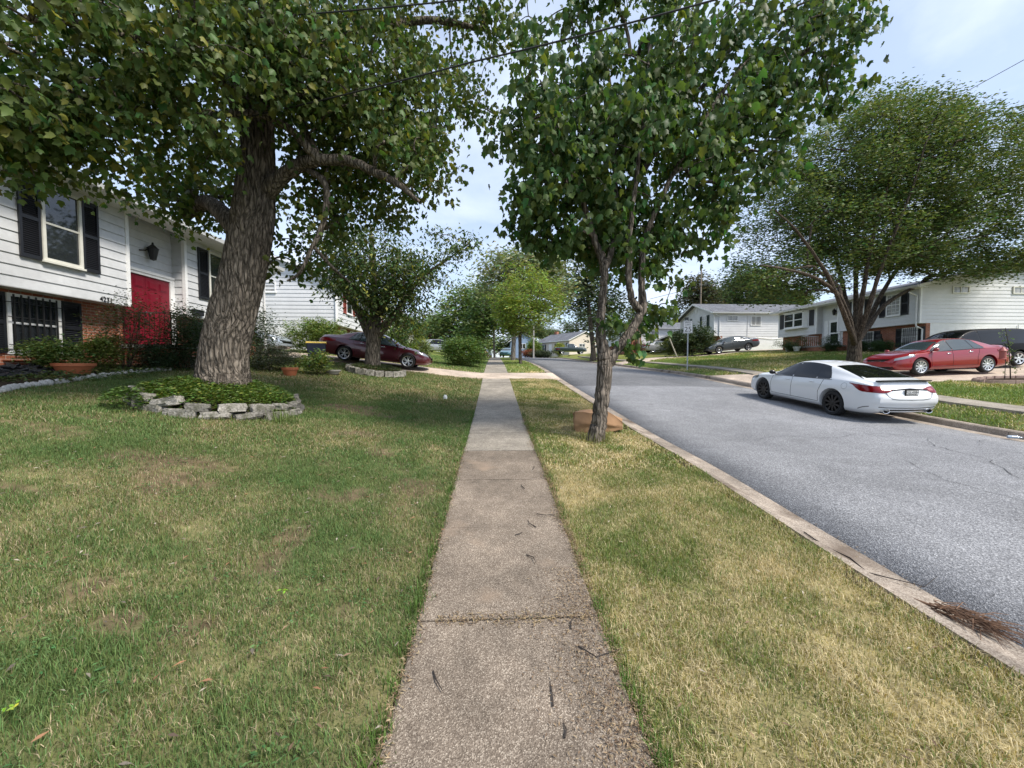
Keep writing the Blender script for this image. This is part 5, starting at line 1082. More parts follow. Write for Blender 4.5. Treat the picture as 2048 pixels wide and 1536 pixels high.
# ---- white sedan at the far kerb, seen from behind
P_white = paint('white pearl paint', (.70, .715, .725)); cx, y0 = 10.12, 9.25; cy = y0+2.44
rollw = math.atan2(roadh(10.8, cy)-roadh(9.1, cy), 1.7); pw_ = math.atan2(roadh(cx, cy+1.4)-roadh(cx, cy-1.4), 2.8)
boom = dict(th=(2, 98), zt=lambda f: .885+.035*sm(0, .25, f)+.04*f, zb=lambda f: .855-.075*sm(0, .22, f)+(.165*sm(.58, 1, f)), cx=.62, inner=dict(th=(12, 24), zt=lambda f: .885+.01*f, zb=lambda f: .835))
MAX = merged(r=.35, top=[(0, .93), (.012, 1.02), (.03, 1.07), (.075, 1.10), (.105, 1.135), (.16, 1.205), (.23, 1.285), (.30, 1.352), (.38, 1.415), (.46, 1.438), (.54, 1.415), (.60, 1.33), (.67, 1.17), (.725, 1.02), (.78, .965), (.87, .895), (.95, .79), (.985, .70), (1, .60)], rw=(.098, .305), bot=[(0, .31), (.03, .25), (.1, .21), (.2, .195), (.8, .185), (.93, .20), (.98, .24), (1, .32)], rearshape=lambda z: .07*sm(.80, .93, z)-.03*sm(.97, 1.06, z)-.05*(sm(.44, .55, z)-sm(.66, .78, z))+.05*(1-sm(.26, .42, z)))
root, bd, hit, wrap_patch, grid, top_patch = car('parked_car', 'white four-door sedan with black wheels parked at the far kerb, seen from behind', 'car', MAX, (cx, cy, roadh(cx, cy)), R(90), P_white, pw_, M_glassd, M_rimk, 10, False, M_gloss, boom, None, (.80, '5GL4384'), roll=rollw)
b = MB(); P = []
for a in range(17):
    f = -1+2*a/16; h, nn = hit((-2.44+.10-.02*(1-f*f), f*.66, 3), (0, 0, -1)); P.append((h.x-.03, h.y, 1.095-.012*abs(f)**2))
for i in range(16): b.add([P[i], P[i+1], (P[i+1][0]+.13, P[i+1][1], P[i+1][2]-.016), (P[i][0]+.13, P[i][1], P[i][2]-.016), (P[i][0], P[i][1], P[i][2]-.025), (P[i+1][0], P[i+1][1], P[i+1][2]-.025), (P[i+1][0]+.13, P[i+1][1], P[i+1][2]-.05), (P[i][0]+.13, P[i][1], P[i][2]-.05)], [(0, 1, 2, 3), (0, 1, 5, 4), (4, 5, 6, 7), (3, 2, 6, 7)])
bd(b, 'spoiler', M_gloss, smooth=True)
b = MB(); P = [hit((-5, y, .885-.03*abs(y)/.4), (1, 0, 0))[0] for y in np.linspace(-.44, .44, 13)]; b.tube([p+Vector((-.006, 0, 0)) for p in P], .018, 6); bd(b, 'chrome_strip', M_gloss, smooth=True)
b = MB()                                                             # boot lid shut line, bumper crease
for pts in ([(-.60, .80), (-.545, .70), (-.47, .645), (-.3, .625), (0, .62), (.3, .625), (.47, .645), (.545, .70), (.60, .80)],): b.tube([hit((-5, y, z), (1, 0, 0))[0]+Vector((-.001, 0, 0)) for y, z in pts], .006, 5)
bd(b, 'boot_seam', M_gloss); b = MB()
b.tube([hit((-5, y, .415+.05*abs(y)**3), (1, 0, 0))[0]+Vector((-.001, 0, 0)) for y in np.linspace(-.72, .72, 13)], .010, 5)
bd(b, 'bumper_seam', M_gloss)
for sg in (1, -1):
    b = MB(); pts = [hit(((-2.05-.33+.33*t), sg*3, .44-.10*t*t), (0, -sg, 0))[0] for t in (.25, .45, .65, .85, 1.0)]; b.tube([p+Vector((0, sg*.001, 0)) for p in pts if p], .010, 5); bd(b, 'bumper_seam', M_gloss); b = MB()
    c_ = hit((-1.62, sg*3, .86), (0, -sg, 0))[0]; b.tube([(c_.x+.085*math.cos(q), hit((c_.x+.085*math.cos(q), sg*3, c_.z+.08*math.sin(q)), (0, -sg, 0))[0].y, c_.z+.08*math.sin(q)) for q in np.linspace(0, 6.283, 21)], .003, 4); bd(b, 'fuel_flap', M_gloss)
for sg in (1, -1):
    h, nn = hit((-5, sg*.55, .335), (1, 0, 0)); b = MB(); b.lathe([(.055, -.05), (.064, -.055), (.068, -.03), (.068, .10)], (0, 0, 0), 20, 0, cap=False); b.v = [(v[0]+h.x, sg*.55+v[1]*1.35, .335+v[2]*.85) for v in b.v]; ex = bd(b, 'exhaust_tip', M_chrome, smooth=True)
    b = MB(); b.lathe([(.001, .02), (.057, .02), (.057, .03)], (0, 0, 0), 20, 0); b.v = [(v[0]+h.x-.03, sg*.55+v[1]*1.35, .335+v[2]*.85) for v in b.v]; bd(b, 'exhaust_bore', M_under, ex)
# ---- red sedan and black van on the right-hand driveway
P_red = paint('deep red metallic paint', (.235, .003, .010), .15); xa, ya = 18.35, 15.75
car('parked_car', 'deep red sedan with silver wheels nosing down the right-hand driveway', 'car', merged(H=1.46, wf=.805, wb_=.23, L=4.85), (xa, ya, tz(xa, ya)+.02), R(180), P_red, slope_pitch(19.8, ya, 16.9, ya), M_glassc, M_rims, 10, False, M_gloss, None, dict(th=(24, 84), zt=lambda f: .68+.17*f, zb=lambda f: .59+.15*f, grille=(.34, .50, .56, .66)), None, handlem=M_chrome)
P_blk = mat('black metallic paint', (.006, .006, .007), .4, 0, .10); xv, yv = 22.2, 17.75
car('minivan', 'black minivan parked on the driveway beyond the red sedan', 'van', VAN, (xv, yv, tz(xv, yv)+.02), R(180), P_blk, slope_pitch(23.8, yv, 20.6, yv), M_glassd, M_rims, 6, False, M_gloss, None, None, None, handlem=M_chrome)
# ---- maroon sedan in the driveway on the left, silver car behind it
P_mar = paint('dark maroon metallic paint', (.080, .007, .014), .25); mh = math.atan2(.45, 2.7)
xm, ym = -5.5, 18.92
car('parked_car', 'dark maroon sedan in the left driveway behind the low spreading tree', 'car', merged(H=1.465, L=4.86), (xm, ym, tz(xm, ym)+.02), R(4), P_mar, slope_pitch(-6.8, ym, -4.1, ym), M_glassc, M_rims, 5, True, M_gloss, None, dict(th=(22, 82), zt=lambda f: .70+.14*f, zb=lambda f: .60+.15*f, grille=(.40, .55, .50, .64)), None, handlem=M_chrome)
P_sil = paint('pale silver blue paint', (.42, .47, .53), .3); xs_, ys_ = -12.2, 19.0
car('parked_car', 'pale silver sedan up the left driveway behind the dark bushes', 'car', merged(), (xs_, ys_, tz(xs_, ys_)+.02), R(2), P_sil, slope_pitch(-13.5, ys_, -11, ys_), M_glassc, M_rims, 5, True, M_gloss)
# ---- cars farther up
P_gry = paint('dark grey metallic paint', (.075, .085, .095), .35)
xg, yg = 21.9, 35.9
car('parked_car', 'dark grey sedan on the driveway before the green-shuttered house', 'car', merged(H=1.48, L=4.8), (xg, yg, tz(xg, yg)+.02), R(180), P_gry, slope_pitch(22, yg, 19.2, yg), M_glassc, M_rims, 5, True, M_gloss, None, dict(th=(22, 82), zt=lambda f: .70+.12*f, zb=lambda f: .58+.13*f, grille=(.40, .50, .46, .62)))
p = atY(1318, 716, 49); car('parked_car', 'silver-grey car half hidden beside the brick chimney and wooden pole', 'car', merged(), (p[0]+.2, 49, tz(p[0], 49)+.02), R(0), paint('silver grey paint', (.33, .34, .35), .3), 0, M_glassc, M_rims, 5, True, M_gloss, far=True)
p = atY(1141, 712, 71); car('pickup_truck', 'dark green pickup with pale lower body before the cream house', 'pickup', PICK, (p[0], 71, tz(p[0], 71)+.22), R(0), paint('dark green paint', (.014, .028, .024), .0), 0, M_glassc, M_rims, 5, False, M_gloss, far=True)
p = atY(1014, 711, 62); car('parked_car', 'teal-blue car facing us beside the pale trunk far ahead', 'car', merged(H=1.62), (p[0], 62, p[2]-.25), R(-100), paint('teal blue paint', (.06, .17, .22), .2), 0, M_glassc, M_rims, 5, False, M_gloss, far=True)
p = atY(881, 708, 47); car('parked_car', 'silver estate car at the far left of the grass, beyond the rounded shrub', 'car', merged(H=1.55, top=[(0, .93), (.012, 1.1), (.05, 1.35), (.12, 1.48), (.3, 1.55), (.46, 1.55), (.54, 1.5), (.60, 1.38), (.67, 1.2), (.725, 1.02), (.78, .965), (.87, .895), (.95, .79), (.985, .70), (1, .60)]), (p[0], 47, tz(p[0], 47)+.02), R(0), paint('plain silver paint', (.40, .42, .44), .3), 0, M_glassd, M_rims, 5, False, M_gloss, far=True)
p = atY(984, 712, 58); car('parked_car', 'small dark maroon car by the slim tree trunk at the end of the sidewalk', 'car', merged(), (p[0]-1.2, 60, p[2]-.3), R(80), paint('dull maroon paint', (.09, .02, .025), .2), 0, M_glassd, M_rims, 5, False, M_gloss, far=True)
# ================================================================== SMALL THINGS
def stone_mb(b, c, ax, w_, d, h, rg, k=None):
    """rough wall block: subdivided box, corners knocked about"""
    bm = bmesh.new(); bmesh.ops.create_cube(bm, size=1); bmesh.ops.subdivide_edges(bm, edges=bm.edges, cuts=2, use_grid_fill=True)
    ca, sa = math.cos(ax), math.sin(ax); vs = []
    for v in bm.verts:
        p = np.array(v.co); e = (np.abs(p) > .45).sum(); p = p*(1-.05*max(0, e-1)); q = p*np.array([w_, d, h]); q += np.array([rg.normal(0, .010), rg.normal(0, .012), rg.normal(0, .008)])
        if p[1] < -.4: q[1] -= .02*math.cos(p[2]*3)
        vs.append((c[0]+q[0]*ca-q[1]*sa, c[1]+q[0]*sa+q[1]*ca, c[2]+q[2]))
    bm.verts.ensure_lookup_table(); b.add(vs, [tuple(v.index for v in f.verts) for f in bm.faces]); bm.free()
M_stone = speckle_mat('grey split stone', [(0, (.13, .122, .105)), (.5, (.215, .202, .178)), (1, (.31, .292, .26))], 45, patch=.28, pscale=3, bump=.8, stain=((.085, .085, .06), 4, .54), rnd=.35)
M_wstone = mat('whitewashed stone', (.44, .43, .40), .8, var=.2, vscale=9, bump=.5, bscale=25)
rg = np.random.default_rng(5)
RC = (-5.36, 8.0); RR = 1.19
for lay in (0, 1):
    nst = 17
    for k in range(nst):
        a = 2*math.pi*(k+.5*lay)/nst; x, y = RC[0]+RR*math.cos(a)*1.12, RC[1]+RR*math.sin(a)*.98
        if math.sin(a) > .75: continue
        b = MB(); h = .15; z = tz(x, y)-.005+lay*.125+rg.normal(0, .012)
        stone_mb(b, (0, 0, 0), a+math.pi/2+math.pi+rg.normal(0, .05), .475*rg.uniform(.72, 1.02), .20, h*rg.uniform(.8, 1.1), rg)
        o = b.build('stone_block', M_stone, None, smooth=True, angle=28); o.location = (x-lay*.03*math.cos(a), y-lay*.03*math.sin(a), z+.06); o.rotation_euler = (rg.normal(0, .08), rg.normal(0, .08), rg.normal(0, .06))
        tag(o, 'rough grey wall block in the ring round the thick old maple', 'stone', 'grey blocks ringing the thick maple')
for k in range(11):
    a = math.pi*(1.0+1.02*k/10); x, y = -4.75+1.05*math.cos(a), 16.2+.9*math.sin(a); b = MB(); stone_mb(b, (0, 0, 0), a+math.pi/2+math.pi, .36*rg.uniform(.85, 1.1), .2, .24, rg)
    o = b.build('stone_block', M_stone, None, smooth=True, angle=28); o.location = (x, y, tz(x, y)+.12); tag(o, 'rough stone block in the ring under the low spreading tree', 'stone', 'blocks ringing the low spreading tree')
# soil and low ground cover inside the two rings
def mound(name, c, rx, ry, h0, h1, m):
    V = [(c[0], c[1], tz(*c)+h1)]; F = []
    for i in range(1, 7):
        for j in range(36):
            a = 2*math.pi*j/36; t = i/6; x, y = c[0]+rx*t*math.cos(a), c[1]+ry*t*math.sin(a); V.append((x, y, (tz(x, y) if i > 3 else tz(*c)*(1-t)+tz(x, y)*t)+h0+(h1-h0)*(1-t*t)))
    for j in range(36): F.append((0, 1+j, 1+(j+1) % 36, 1+(j+1) % 36))
    F4 = [(1+(i-1)*36+j, 1+(i-1)*36+(j+1) % 36, 1+i*36+(j+1) % 36, 1+i*36+j) for i in range(1, 6) for j in range(36)]
    b = MB(); b.add(V, [f[:3] for f in F]+F4); return tag(b.build(name, m, None, smooth=True), kind='structure')
M_soil = mat('dark garden soil', (.05, .036, .025), 1, spec=.1, var=.4, vscale=14, bump=1, bscale=40)
mound('planter_soil', RC, RR*1.1, RR*.95, .14, .28, M_soil); mound('planter_soil', (-4.75, 16.25), 1.0, .85, .12, .22, M_soil)
def cover(name, c, rx, ry, z0, z1, n, size, col, seed, odd=None, over=1.0, label=None):
    r_ = np.random.default_rng(seed); a = r_.uniform(0, 2*np.pi, n); t = np.sqrt(r_.uniform(0, 1, n))*over; x, y = c[0]+rx*t*np.cos(a), c[1]+ry*t*np.sin(a)
    z = terr(x, y)+z0+(z1-z0)*(1-np.clip(t, 0, 1)**2)+r_.uniform(.0, .10, n)*(.4+.6*fbm(x*4, y*4, 2, seed)*2)-np.clip(t-.96, 0, 1)*1.6
    V, F = place_leaves(np.stack([x, y, z], 1), size, OVAL, -.25, 1.3, None, r_); o = npmesh(name, V, F, M_leaf2, col=leafcols(n, 4, col, .1, .28, odd, r_)); return tag(o, label, 'ground cover', kind='stuff')
cover('ground_cover', RC, RR*1.08, RR*.94, .20, .44, 19000, .07, (.088, .148, .028), 3, ((.22, .24, .05), .10), 1.05, 'low bright green sedum filling the big stone ring')
cover('ground_cover', (RC[0]-.75, RC[1]-1.15), .35, .3, .05, .26, 900, .07, (.08, .14, .03), 4, None, 1.0, 'green trailing plants spilling over the front stones')
cover('ground_cover', (-4.75, 16.25), .98, .82, .18, .28, 3500, .07, (.075, .11, .035), 5, ((.2, .18, .08), .1), 1.0, 'green-grey low plants filling the smaller stone ring')
# whitewashed edging stones along the front garden bed
edge = [gnd(*q) for q in ((-60, 800), (0, 785), (40, 776), (90, 770), (135, 765), (185, 757), (240, 750), (300, 744), (345, 741))]
ep = crom([(p[0], p[1]) for p in edge], 8); d = np.concatenate([[0], np.cumsum(np.linalg.norm(np.diff(ep, axis=0), axis=1))]); s = .0; k = 0
while s < d[-1]:
    x, y = np.interp(s, d, ep[:, 0]), np.interp(s, d, ep[:, 1]); st = rg.uniform(.11, .17)
    if not (.42 < s/d[-1] < .47):
        b = MB(); b.ball((0, 0, .02), (st*.52, rg.uniform(.06, .085), rg.uniform(.055, .09)), 10, 7); b.v = [(v[0]+rg.normal(0, .006), v[1]+rg.normal(0, .006), v[2]+rg.normal(0, .005)) for v in b.v]
        o = b.build('edging_stone', M_wstone, None, smooth=True, angle=60); o.location = (x, y, tz(x, y)); o.rotation_euler = (0, 0, math.atan2(3.0, -.2)+rg.normal(0, .3)); tag(o, 'whitewashed edging stone in the row along the garden bed', 'stone', 'whitewashed stones edging the garden bed')
    s += st*1.02
# garden bed: soil sheet against the house, dark slate mulch at its near end
V = []; nn_ = 60
for i in range(nn_+1):
    t = i/nn_*d[-1]; x, y = np.interp(t, d, ep[:, 0]), np.interp(t, d, ep[:, 1])
    for q in np.linspace(0, 1, 6): xx = x*(1-q)+(-10.39)*q; V.append((xx, y, tz(xx, y)+.035))
i = np.arange(len(V)).reshape(nn_+1, 6); o = npmesh('garden_bed', V, np.stack([i[:-1, :-1], i[1:, :-1], i[1:, 1:], i[:-1, 1:]], -1).reshape(-1, 4), M_soil); tag(o, kind='structure')
b = MB()
for k in range(420):
    y = rg.uniform(6.2, 9.0); x = rg.uniform(-10.2, -9.2); z = tz(x, y)+.04+rg.uniform(0, .13)*(1-abs(x+9.8)); w_, l = rg.uniform(.05, .13), rg.uniform(.10, .26); a = rg.uniform(0, 3.1); u = np.array([math.cos(a), math.sin(a), rg.normal(0, .3)])*l/2; v = np.array([-math.sin(a), math.cos(a), rg.normal(0, .3)])*w_/2; p = np.array([x, y, z]); e = np.array([0, 0, .02])
    b.add([p-u-v, p+u-v, p+u+v, p-u+v, p-u-v+e, p+u-v+e, p+u+v+e, p-u+v+e], [(3, 2, 1, 0), (4, 5, 6, 7), (0, 1, 5, 4), (1, 2, 6, 5), (2, 3, 7, 6), (3, 0, 4, 7)])
tag(b.build('slate_mulch', mat('black slate chips', (.022, .023, .026), .6, var=.3, vscale=8)), 'black slate chips heaped below the barred window', 'mulch', kind='stuff')
cover('ground_cover', (-8.9, 9.3), .75, 1.9, .0, .05, 2600, .075, (.085, .13, .04), 8, ((.22, .2, .08), .12), 1.0, 'low weeds and plants along the garden bed')
# flower pots
M_terra = mat('orange terracotta plastic', (.42, .135, .06), .6, var=.1, vscale=6)
def pot(loc, r_, h, m, label, rim=.05, name='flower_pot'):
    b = MB(); b.lathe([(r_*.70, 0), (r_*.92, h*.70), (r_*.93, h*.72), (r_, h*.73), (r_*1.03, h), (r_*.95, h), (r_*.90, h*.8)], (0, 0, 0), 36, 2, cap=False); b.lathe([(.001, h*.80), (r_*.91, h*.82)], (0, 0, 0), 36, 2, cap=False)
    root = empty(name, loc, 0, label, 'flower pot'); b.build('bowl', m, root, smooth=True, angle=35, local=True)
    s = MB(); s.lathe([(.001, h*.84), (r_*.6, h*.85), (r_*.90, h*.82)], (0, 0, 0), 24, 2, cap=False); s.build('soil', M_soil, root, local=True); return root
pot((-9.15, 9.05, tz(-9.15, 9.05)+.03), .34, .24, M_terra, 'wide orange plastic pot on the bed below the low green bush')
x = float(atY(580, 735, 13.0)[0]); pot((x, 13.0, tz(x, 13.0)), .24, .27, M_terra, 'orange pot half sunk behind the lawn crest beside the dark bushes')
x = float(atY(664, 735, 14.6)[0]); pot((x, 14.6, tz(x, 14.6)), .30, .16, M_stoop, 'shallow grey bowl by the rear wheel of the maroon sedan')
# little heap of striped cloth flowers by the bush (coloured stones)
b = MB()
for k in range(26): b.ball((rg.normal(0, .12), rg.normal(0, .12), .02+rg.uniform(0, .1)), (rg.uniform(.02, .05), rg.uniform(.02, .05), .02), 6, 4)
p = atX(163, 743, -9.15); o = b.build('flower_clump', mat('pink white petals', (.42, .25, .32), .7, var=.5, vscale=22), None, smooth=True); o.location = (-9.15, p[1], tz(-9.15, p[1])); tag(o, 'small clump of pink and white flowers between two low bushes', 'flowers')
# bin, white cap, paper bag, branch debris
M_bin = mat('navy bin plastic', (.012, .016, .035), .5); M_lid = mat('yellow lid plastic', (.55, .38, .05), .5)
x = float(atY(634, 735, 15.6)[0]); zb = tz(x, 15.6); root = empty('wheelie_bin', (x, 15.6, zb), R(20), 'dark navy wheelie bin with yellow lid beside the maroon sedan', 'bin')
b = MB(); b.add([(-.25, -.28, .05), (.25, -.28, .05), (.25, .28, .05), (-.25, .28, .05), (-.32, -.38, .95), (.32, -.38, .95), (.32, .38, .95), (-.32, .38, .95)], [(3, 2, 1, 0), (4, 5, 6, 7), (0, 1, 5, 4), (1, 2, 6, 5), (2, 3, 7, 6), (3, 0, 4, 7)]); b.build('bin_body', M_bin, root, local=True, bevel=.02)
b = MB(); b.prism([(-.36, .955), (.40, .955), (.38, 1.0), (0, 1.04), (-.34, 1.0)], 0, -.35, .35); b.build('lid', M_lid, root, local=True, bevel=.012)
b = MB(); b.tube([(-.3, .42, .97), (.3, .42, .97)], .02, 8); b.build('handle', M_bin, root, local=True)
for sx in (-.3, .3): b = MB(); b.lathe([(.10, -.03), (.10, .03)], (sx, .30, .10), 18, 0); b.build('wheel', M_tyre, root, local=True)
b = MB(); b.lathe([(.001, .0), (.055, 0), (.06, .05), (.06, .085), (.045, .095), (.045, .12), (.035, .13), (.001, .132)], (0, 0, 0), 20, 2); o = b.build('pipe_cap', M_trim, None, smooth=True, angle=30); o.location = (-1.5, 12.2, tz(-1.5, 12.2)); tag(o, 'small white capped pipe standing in the lawn left of the sidewalk', 'pipe cap')
bm = bmesh.new(); bmesh.ops.create_cube(bm, size=1); bmesh.ops.subdivide_edges(bm, edges=bm.edges, cuts=11, use_grid_fill=True); vs = []
for v in bm.verts:
    p = np.array(v.co); t = p[0]+.5; x_, y_, z_ = p[0]*1.0, p[1]*.42*(1-.25*sm(.6, 1, t)), (p[2]+.5)*.40*(1-.60*sm(.62, 1.02, t))+.05*sm(.7, 1, t)
    c_ = fbm(np.array([p[0]*2.6+p[1]*1.5+4]), np.array([p[2]*2.2+p[1]*2]), 3, 8)[0]-.5; bul = 1+.12*math.cos(p[0]*3)*(1-abs(p[2]*1.2)); vs.append((x_+c_*.09, y_*bul+c_*.12, max(0, z_+c_*.16*(p[2]+.5))))
bm.verts.ensure_lookup_table(); b = MB(); b.add(vs, [tuple(v.index for v in f.verts) for f in bm.faces]); bm.free()
M_paper = mat('brown kraft paper', (.32, .185, .095), .8, var=.08, vscale=5, bump=.5, bscale=9); o = b.build('paper_bag', M_paper, None, smooth=True, angle=50); xb, yb = 2.22, 8.35; o.location = (xb, yb, tz(xb, yb)-.01); o.rotation_euler = (0, -.02, R(-8)); tag(o, 'brown paper yard-waste bag lying behind the forked street tree', 'paper bag')
b = MB()
for pts in ([(5.2, 7.6), (6.0, 7.9), (6.9, 7.75), (7.9, 8.1), (8.8, 8.0)], [(7.4, 5.2), (8.1, 6.1), (8.3, 7.0), (8.9, 7.7)], [(3.6, 12.4), (4.6, 12.6), (5.9, 12.3), (7.4, 12.7), (8.6, 12.5)], [(6.2, 3.6), (6.5, 4.4), (6.3, 5.2), (6.7, 6.1)], [(9.2, 7.0), (9.9, 7.5), (10.6, 7.3)]):
    P = crom(pts, 6); P = P+rg.normal(0, .025, P.shape); V = [(x, y, roadh(x, y)+.026) for x, y in P]
    for i in range(len(V)-1):
        a, c = np.array(V[i]), np.array(V[i+1]); w_ = rg.uniform(.002, .006); n_ = np.array([-(c-a)[1], (c-a)[0], 0]); n_ = n_/np.linalg.norm(n_)*w_; b.quad(a-n_, c-n_, c+n_, a+n_)
tag(b.build('road_cracks', mat('dark crack', (.03, .03, .032), .95)), kind='structure')
M_twig = mat('dry brown twig', (.15, .085, .05), .9, var=.3, vscale=20); M_twigd = mat('dark wet twig', (.035, .027, .022), .8)
def gutz(x, y): return tz(float(kerbN(y)), y)-.055
b = MB(); bx, by = 3.28, 2.60
for k in range(110):
    a = R(-62)+rg.normal(0, .55); l = rg.uniform(.06, .28); s0 = rg.uniform(-.12, .16); cx_, cy_ = bx+s0*math.cos(R(-62)), by+s0*math.sin(R(-62)); cx_ += rg.normal(0, .035); z = gutz(cx_, cy_)+rg.uniform(0, .07)
    b.tube([(cx_, cy_, z), (cx_+l*.5*math.cos(a), cy_+l*.5*math.sin(a), z+rg.uniform(0, .02)), (cx_+l*math.cos(a), cy_+l*math.sin(a), max(z+rg.normal(-.02, .02), gutz(cx_, cy_)))], [.004, .003, .001], 4, False)
b.tube([(bx-.16, by+.34, gutz(bx, by)+.015), (bx-.05, by+.12, gutz(bx, by)+.02), (bx+.03, by-.05, gutz(bx, by)+.03), (bx+.08, by-.3, gutz(bx, by)+.02)], [.007, .009, .008, .004], 6)
tag(b.build('dead_branch', M_twig), 'bundle of dry brown pine twigs lying in the gutter', 'branch')
b = MB(); q = [gnd(*p) for p in ((1608, 1068), (1628, 1082), (1665, 1092), (1700, 1108), (1735, 1137), (1775, 1147), (1810, 1155), (1850, 1165), (1875, 1145))]; b.tube([(p[0], p[1], (tz(p[0], p[1]) if p[0] < 3.1 else gutz(p[0], p[1])+.0)+.02) for p in q], [.006, .006, .005, .006, .006, .005, .004, .003, .002], 5)
tag(b.build('fallen_branch', M_twigd), 'long thin dark twig curving along the kerb edge', 'branch')
# speed limit sign
M_steel = mat('galvanised steel', (.36, .38, .40), .45, .7, var=.1, vscale=8); M_signw = mat('sign white', (.80, .80, .80), .4)
sx, sy = 11.82, 23.7; root = empty('road_sign', (sx, sy, tz(sx, sy)), R(-18), 'white speed limit 25 sign on a steel post on the far verge', 'road sign')
b = MB(); b.prism([(-.035, -.02), (.035, -.02), (.035, .0), (.02, .0), (.02, .02), (-.02, .02), (-.02, .0), (-.035, .0)], 2, -.3, 3.05); b.build('post', M_steel, root, local=True)
b = MB(); b.box(-.27, .27, -.032, -.026, 2.25, 3.0); b.build('sign_panel', M_signw, root, local=True, bevel=.002)
b = MB(); 
for (x0, x1, z0, z1) in ((-.255, .255, 2.265, 2.28), (-.255, .255, 2.97, 2.985), (-.255, -.24, 2.28, 2.97), (.24, .255, 2.28, 2.97)): b.box(x0, x1, -.035, -.032, z0, z1)
b.build('sign_border', M_iron, root, local=True)
for s_, sz, z in (('SPEED', .135, 2.885), ('LIMIT', .135, 2.745), ('25', .42, 2.47)): text_part(s_, sz, M_iron, root, Matrix.Translation((0, -.034, z))@Matrix.Rotation(R(90), 4, 'X'), 'lettering', .001)
b = MB(); b.box(-.20, -.02, -.03, -.026, 3.04, 3.2); b.box(-.03, .03, -.026, -.02, 3.02, 3.2); b.build('back_plate', M_gloss, root, local=True)
# leaning stake, sapling with feeder in its brick ring, litter by the kerb
a = gnd(1354, 713); b = MB(); yb = 33.5; p0, p1 = atY(1354, 714, yb), atY(1339, 677, yb); b.tube([p0, p1], .05, 6); o = b.build('wooden_stake', mat('pale timber', (.42, .38, .32), .9, var=.2, vscale=6)); tag(single(o, p0), 'pale wooden stake leaning in the lawn left of the speed limit sign', 'stake')
xs2, ys2 = 18.05, 13.0; zs = tz(xs2, ys2); root = empty('sapling', (xs2, ys2, zs), 0, 'thin leaning sapling tied to a stake in front of the red sedan boot', 'tree')
b = MB(); b.tube([(0, 0, -.1), (-.05, 0, .5), (-.14, 0, 1.2), (-.30, 0, 1.85)], [.02, .017, .013, .008], 6)
for k in range(9): z = .5+k*.14; xx = np.interp(z, (0, .5, 1.2, 1.85), (0, -.05, -.14, -.3)); b.tube([(xx, 0, z), (xx+rg.normal(0, .12), rg.normal(0, .1), z+.15)], [.005, .002], 4)
b.build('trunk', M_barkd, root, local=True)
T = np.array([(np.interp(z, (0, .5, 1.2, 1.85), (0, -.05, -.14, -.3))+rg.normal(0, .07), rg.normal(0, .07), z) for z in rg.uniform(.25, 1.75, 26)]); V, F = place_leaves(np.repeat(T, 5, 0)+rg.normal(0, .035, (130, 3)), .075, OVAL); npmesh('crown', V, F, M_leaf2, root, col=leafcols(130, 4, (.10, .16, .035)))
root = empty('garden_lantern', (xs2-.42, ys2-.05, tz(xs2-.42, ys2)), 0, 'red lantern hanging from a thin black shepherd hook by the sapling', 'lantern')
b = MB(); b.tube([(.12, 0, -.15), (.12, 0, 1.15), (.10, 0, 1.28), (.04, 0, 1.33), (-.01, 0, 1.27), (0, 0, 1.2)], .010, 6); b.build('hook', M_iron, root, local=True)
b = MB(); b.lathe([(.001, .78), (.10, .78), (.10, .80), (.082, .81), (.082, 1.06), (.11, 1.07), (.06, 1.15), (.012, 1.20), (.001, 1.2)], (0, 0, 0), 12, 2); b.build('lantern', mat('dull red lantern', (.30, .07, .06), .5), root, smooth=True, angle=30, local=True)
M_edge = mat('pinkish garden brick', (.34, .24, .20), .85, var=.2, vscale=9, bump=.4)
for k in range(24):
    a = 2*math.pi*k/24; x, y = xs2+.35+1.5*math.cos(a), ys2+.0+.62*math.sin(a); b = MB(); t = (-1.5*math.sin(a), .62*math.cos(a)); an = math.atan2(t[1], t[0]); b.box(-.16, .16, -.05, .05, -.05, .11); o = b.build('edging_brick', M_edge, None, bevel=.01); o.location = (x, y, tz(x, y)); o.rotation_euler = (0, 0, an); tag(o, 'pinkish brick edging the oval bed of the thin sapling', 'brick', 'bricks edging the sapling bed')
mound('planter_soil', (xs2+.35, ys2), 1.48, .60, .03, .07, M_soil)
# seated bear figure by the brick wall and things on the steps of the bay-window house
M_bear = mat('black painted figure', (.012, .011, .010), .6); xf, yf = 24.5, 24.15; root = empty('bear_statue', (xf, yf, 2.75), 0, 'black seated bear figure against the brick wall between the windows', 'statue')
bl_ = [((0, 0, .38), (.26, .30, .40)), ((0, 0, .78), (.19, .21, .25)), ((-.03, 0, 1.02), (.15, .16, .15)), ((-.17, 0, .98), (.07, .07, .06)), ((-.02, .13, 1.15), (.05, .05, .05)), ((-.02, -.13, 1.15), (.05, .05, .05)), ((-.2, .2, .14), (.22, .11, .13)), ((-.2, -.2, .14), (.22, .11, .13)), ((-.16, .24, .58), (.09, .08, .22)), ((-.16, -.24, .58), (.09, .08, .22))]
b = MB(); [b.ball(c, r_, 16, 10) for c, r_ in bl_]; o = b.build('body', M_bear, root, smooth=True, local=True); md = o.modifiers.new('m', 'REMESH'); md.mode = 'VOXEL'; md.voxel_size = .035; md.use_smooth_shade = True
b = MB(); b.ball((-.235, 0, .44), (.035, .14, .2), 12, 8); b.build('chest_patch', mat('tan patch', (.30, .16, .08), .7), root, smooth=True, local=True)
pot((22.75, 28.8, 2.75+.3), .24, .34, M_trim, 'white flower pot at the foot of the storm door steps'); pot((22.85, 29.8, 3.05), .22, .34, M_trim, 'small white pot with pink flowers under the bay window')
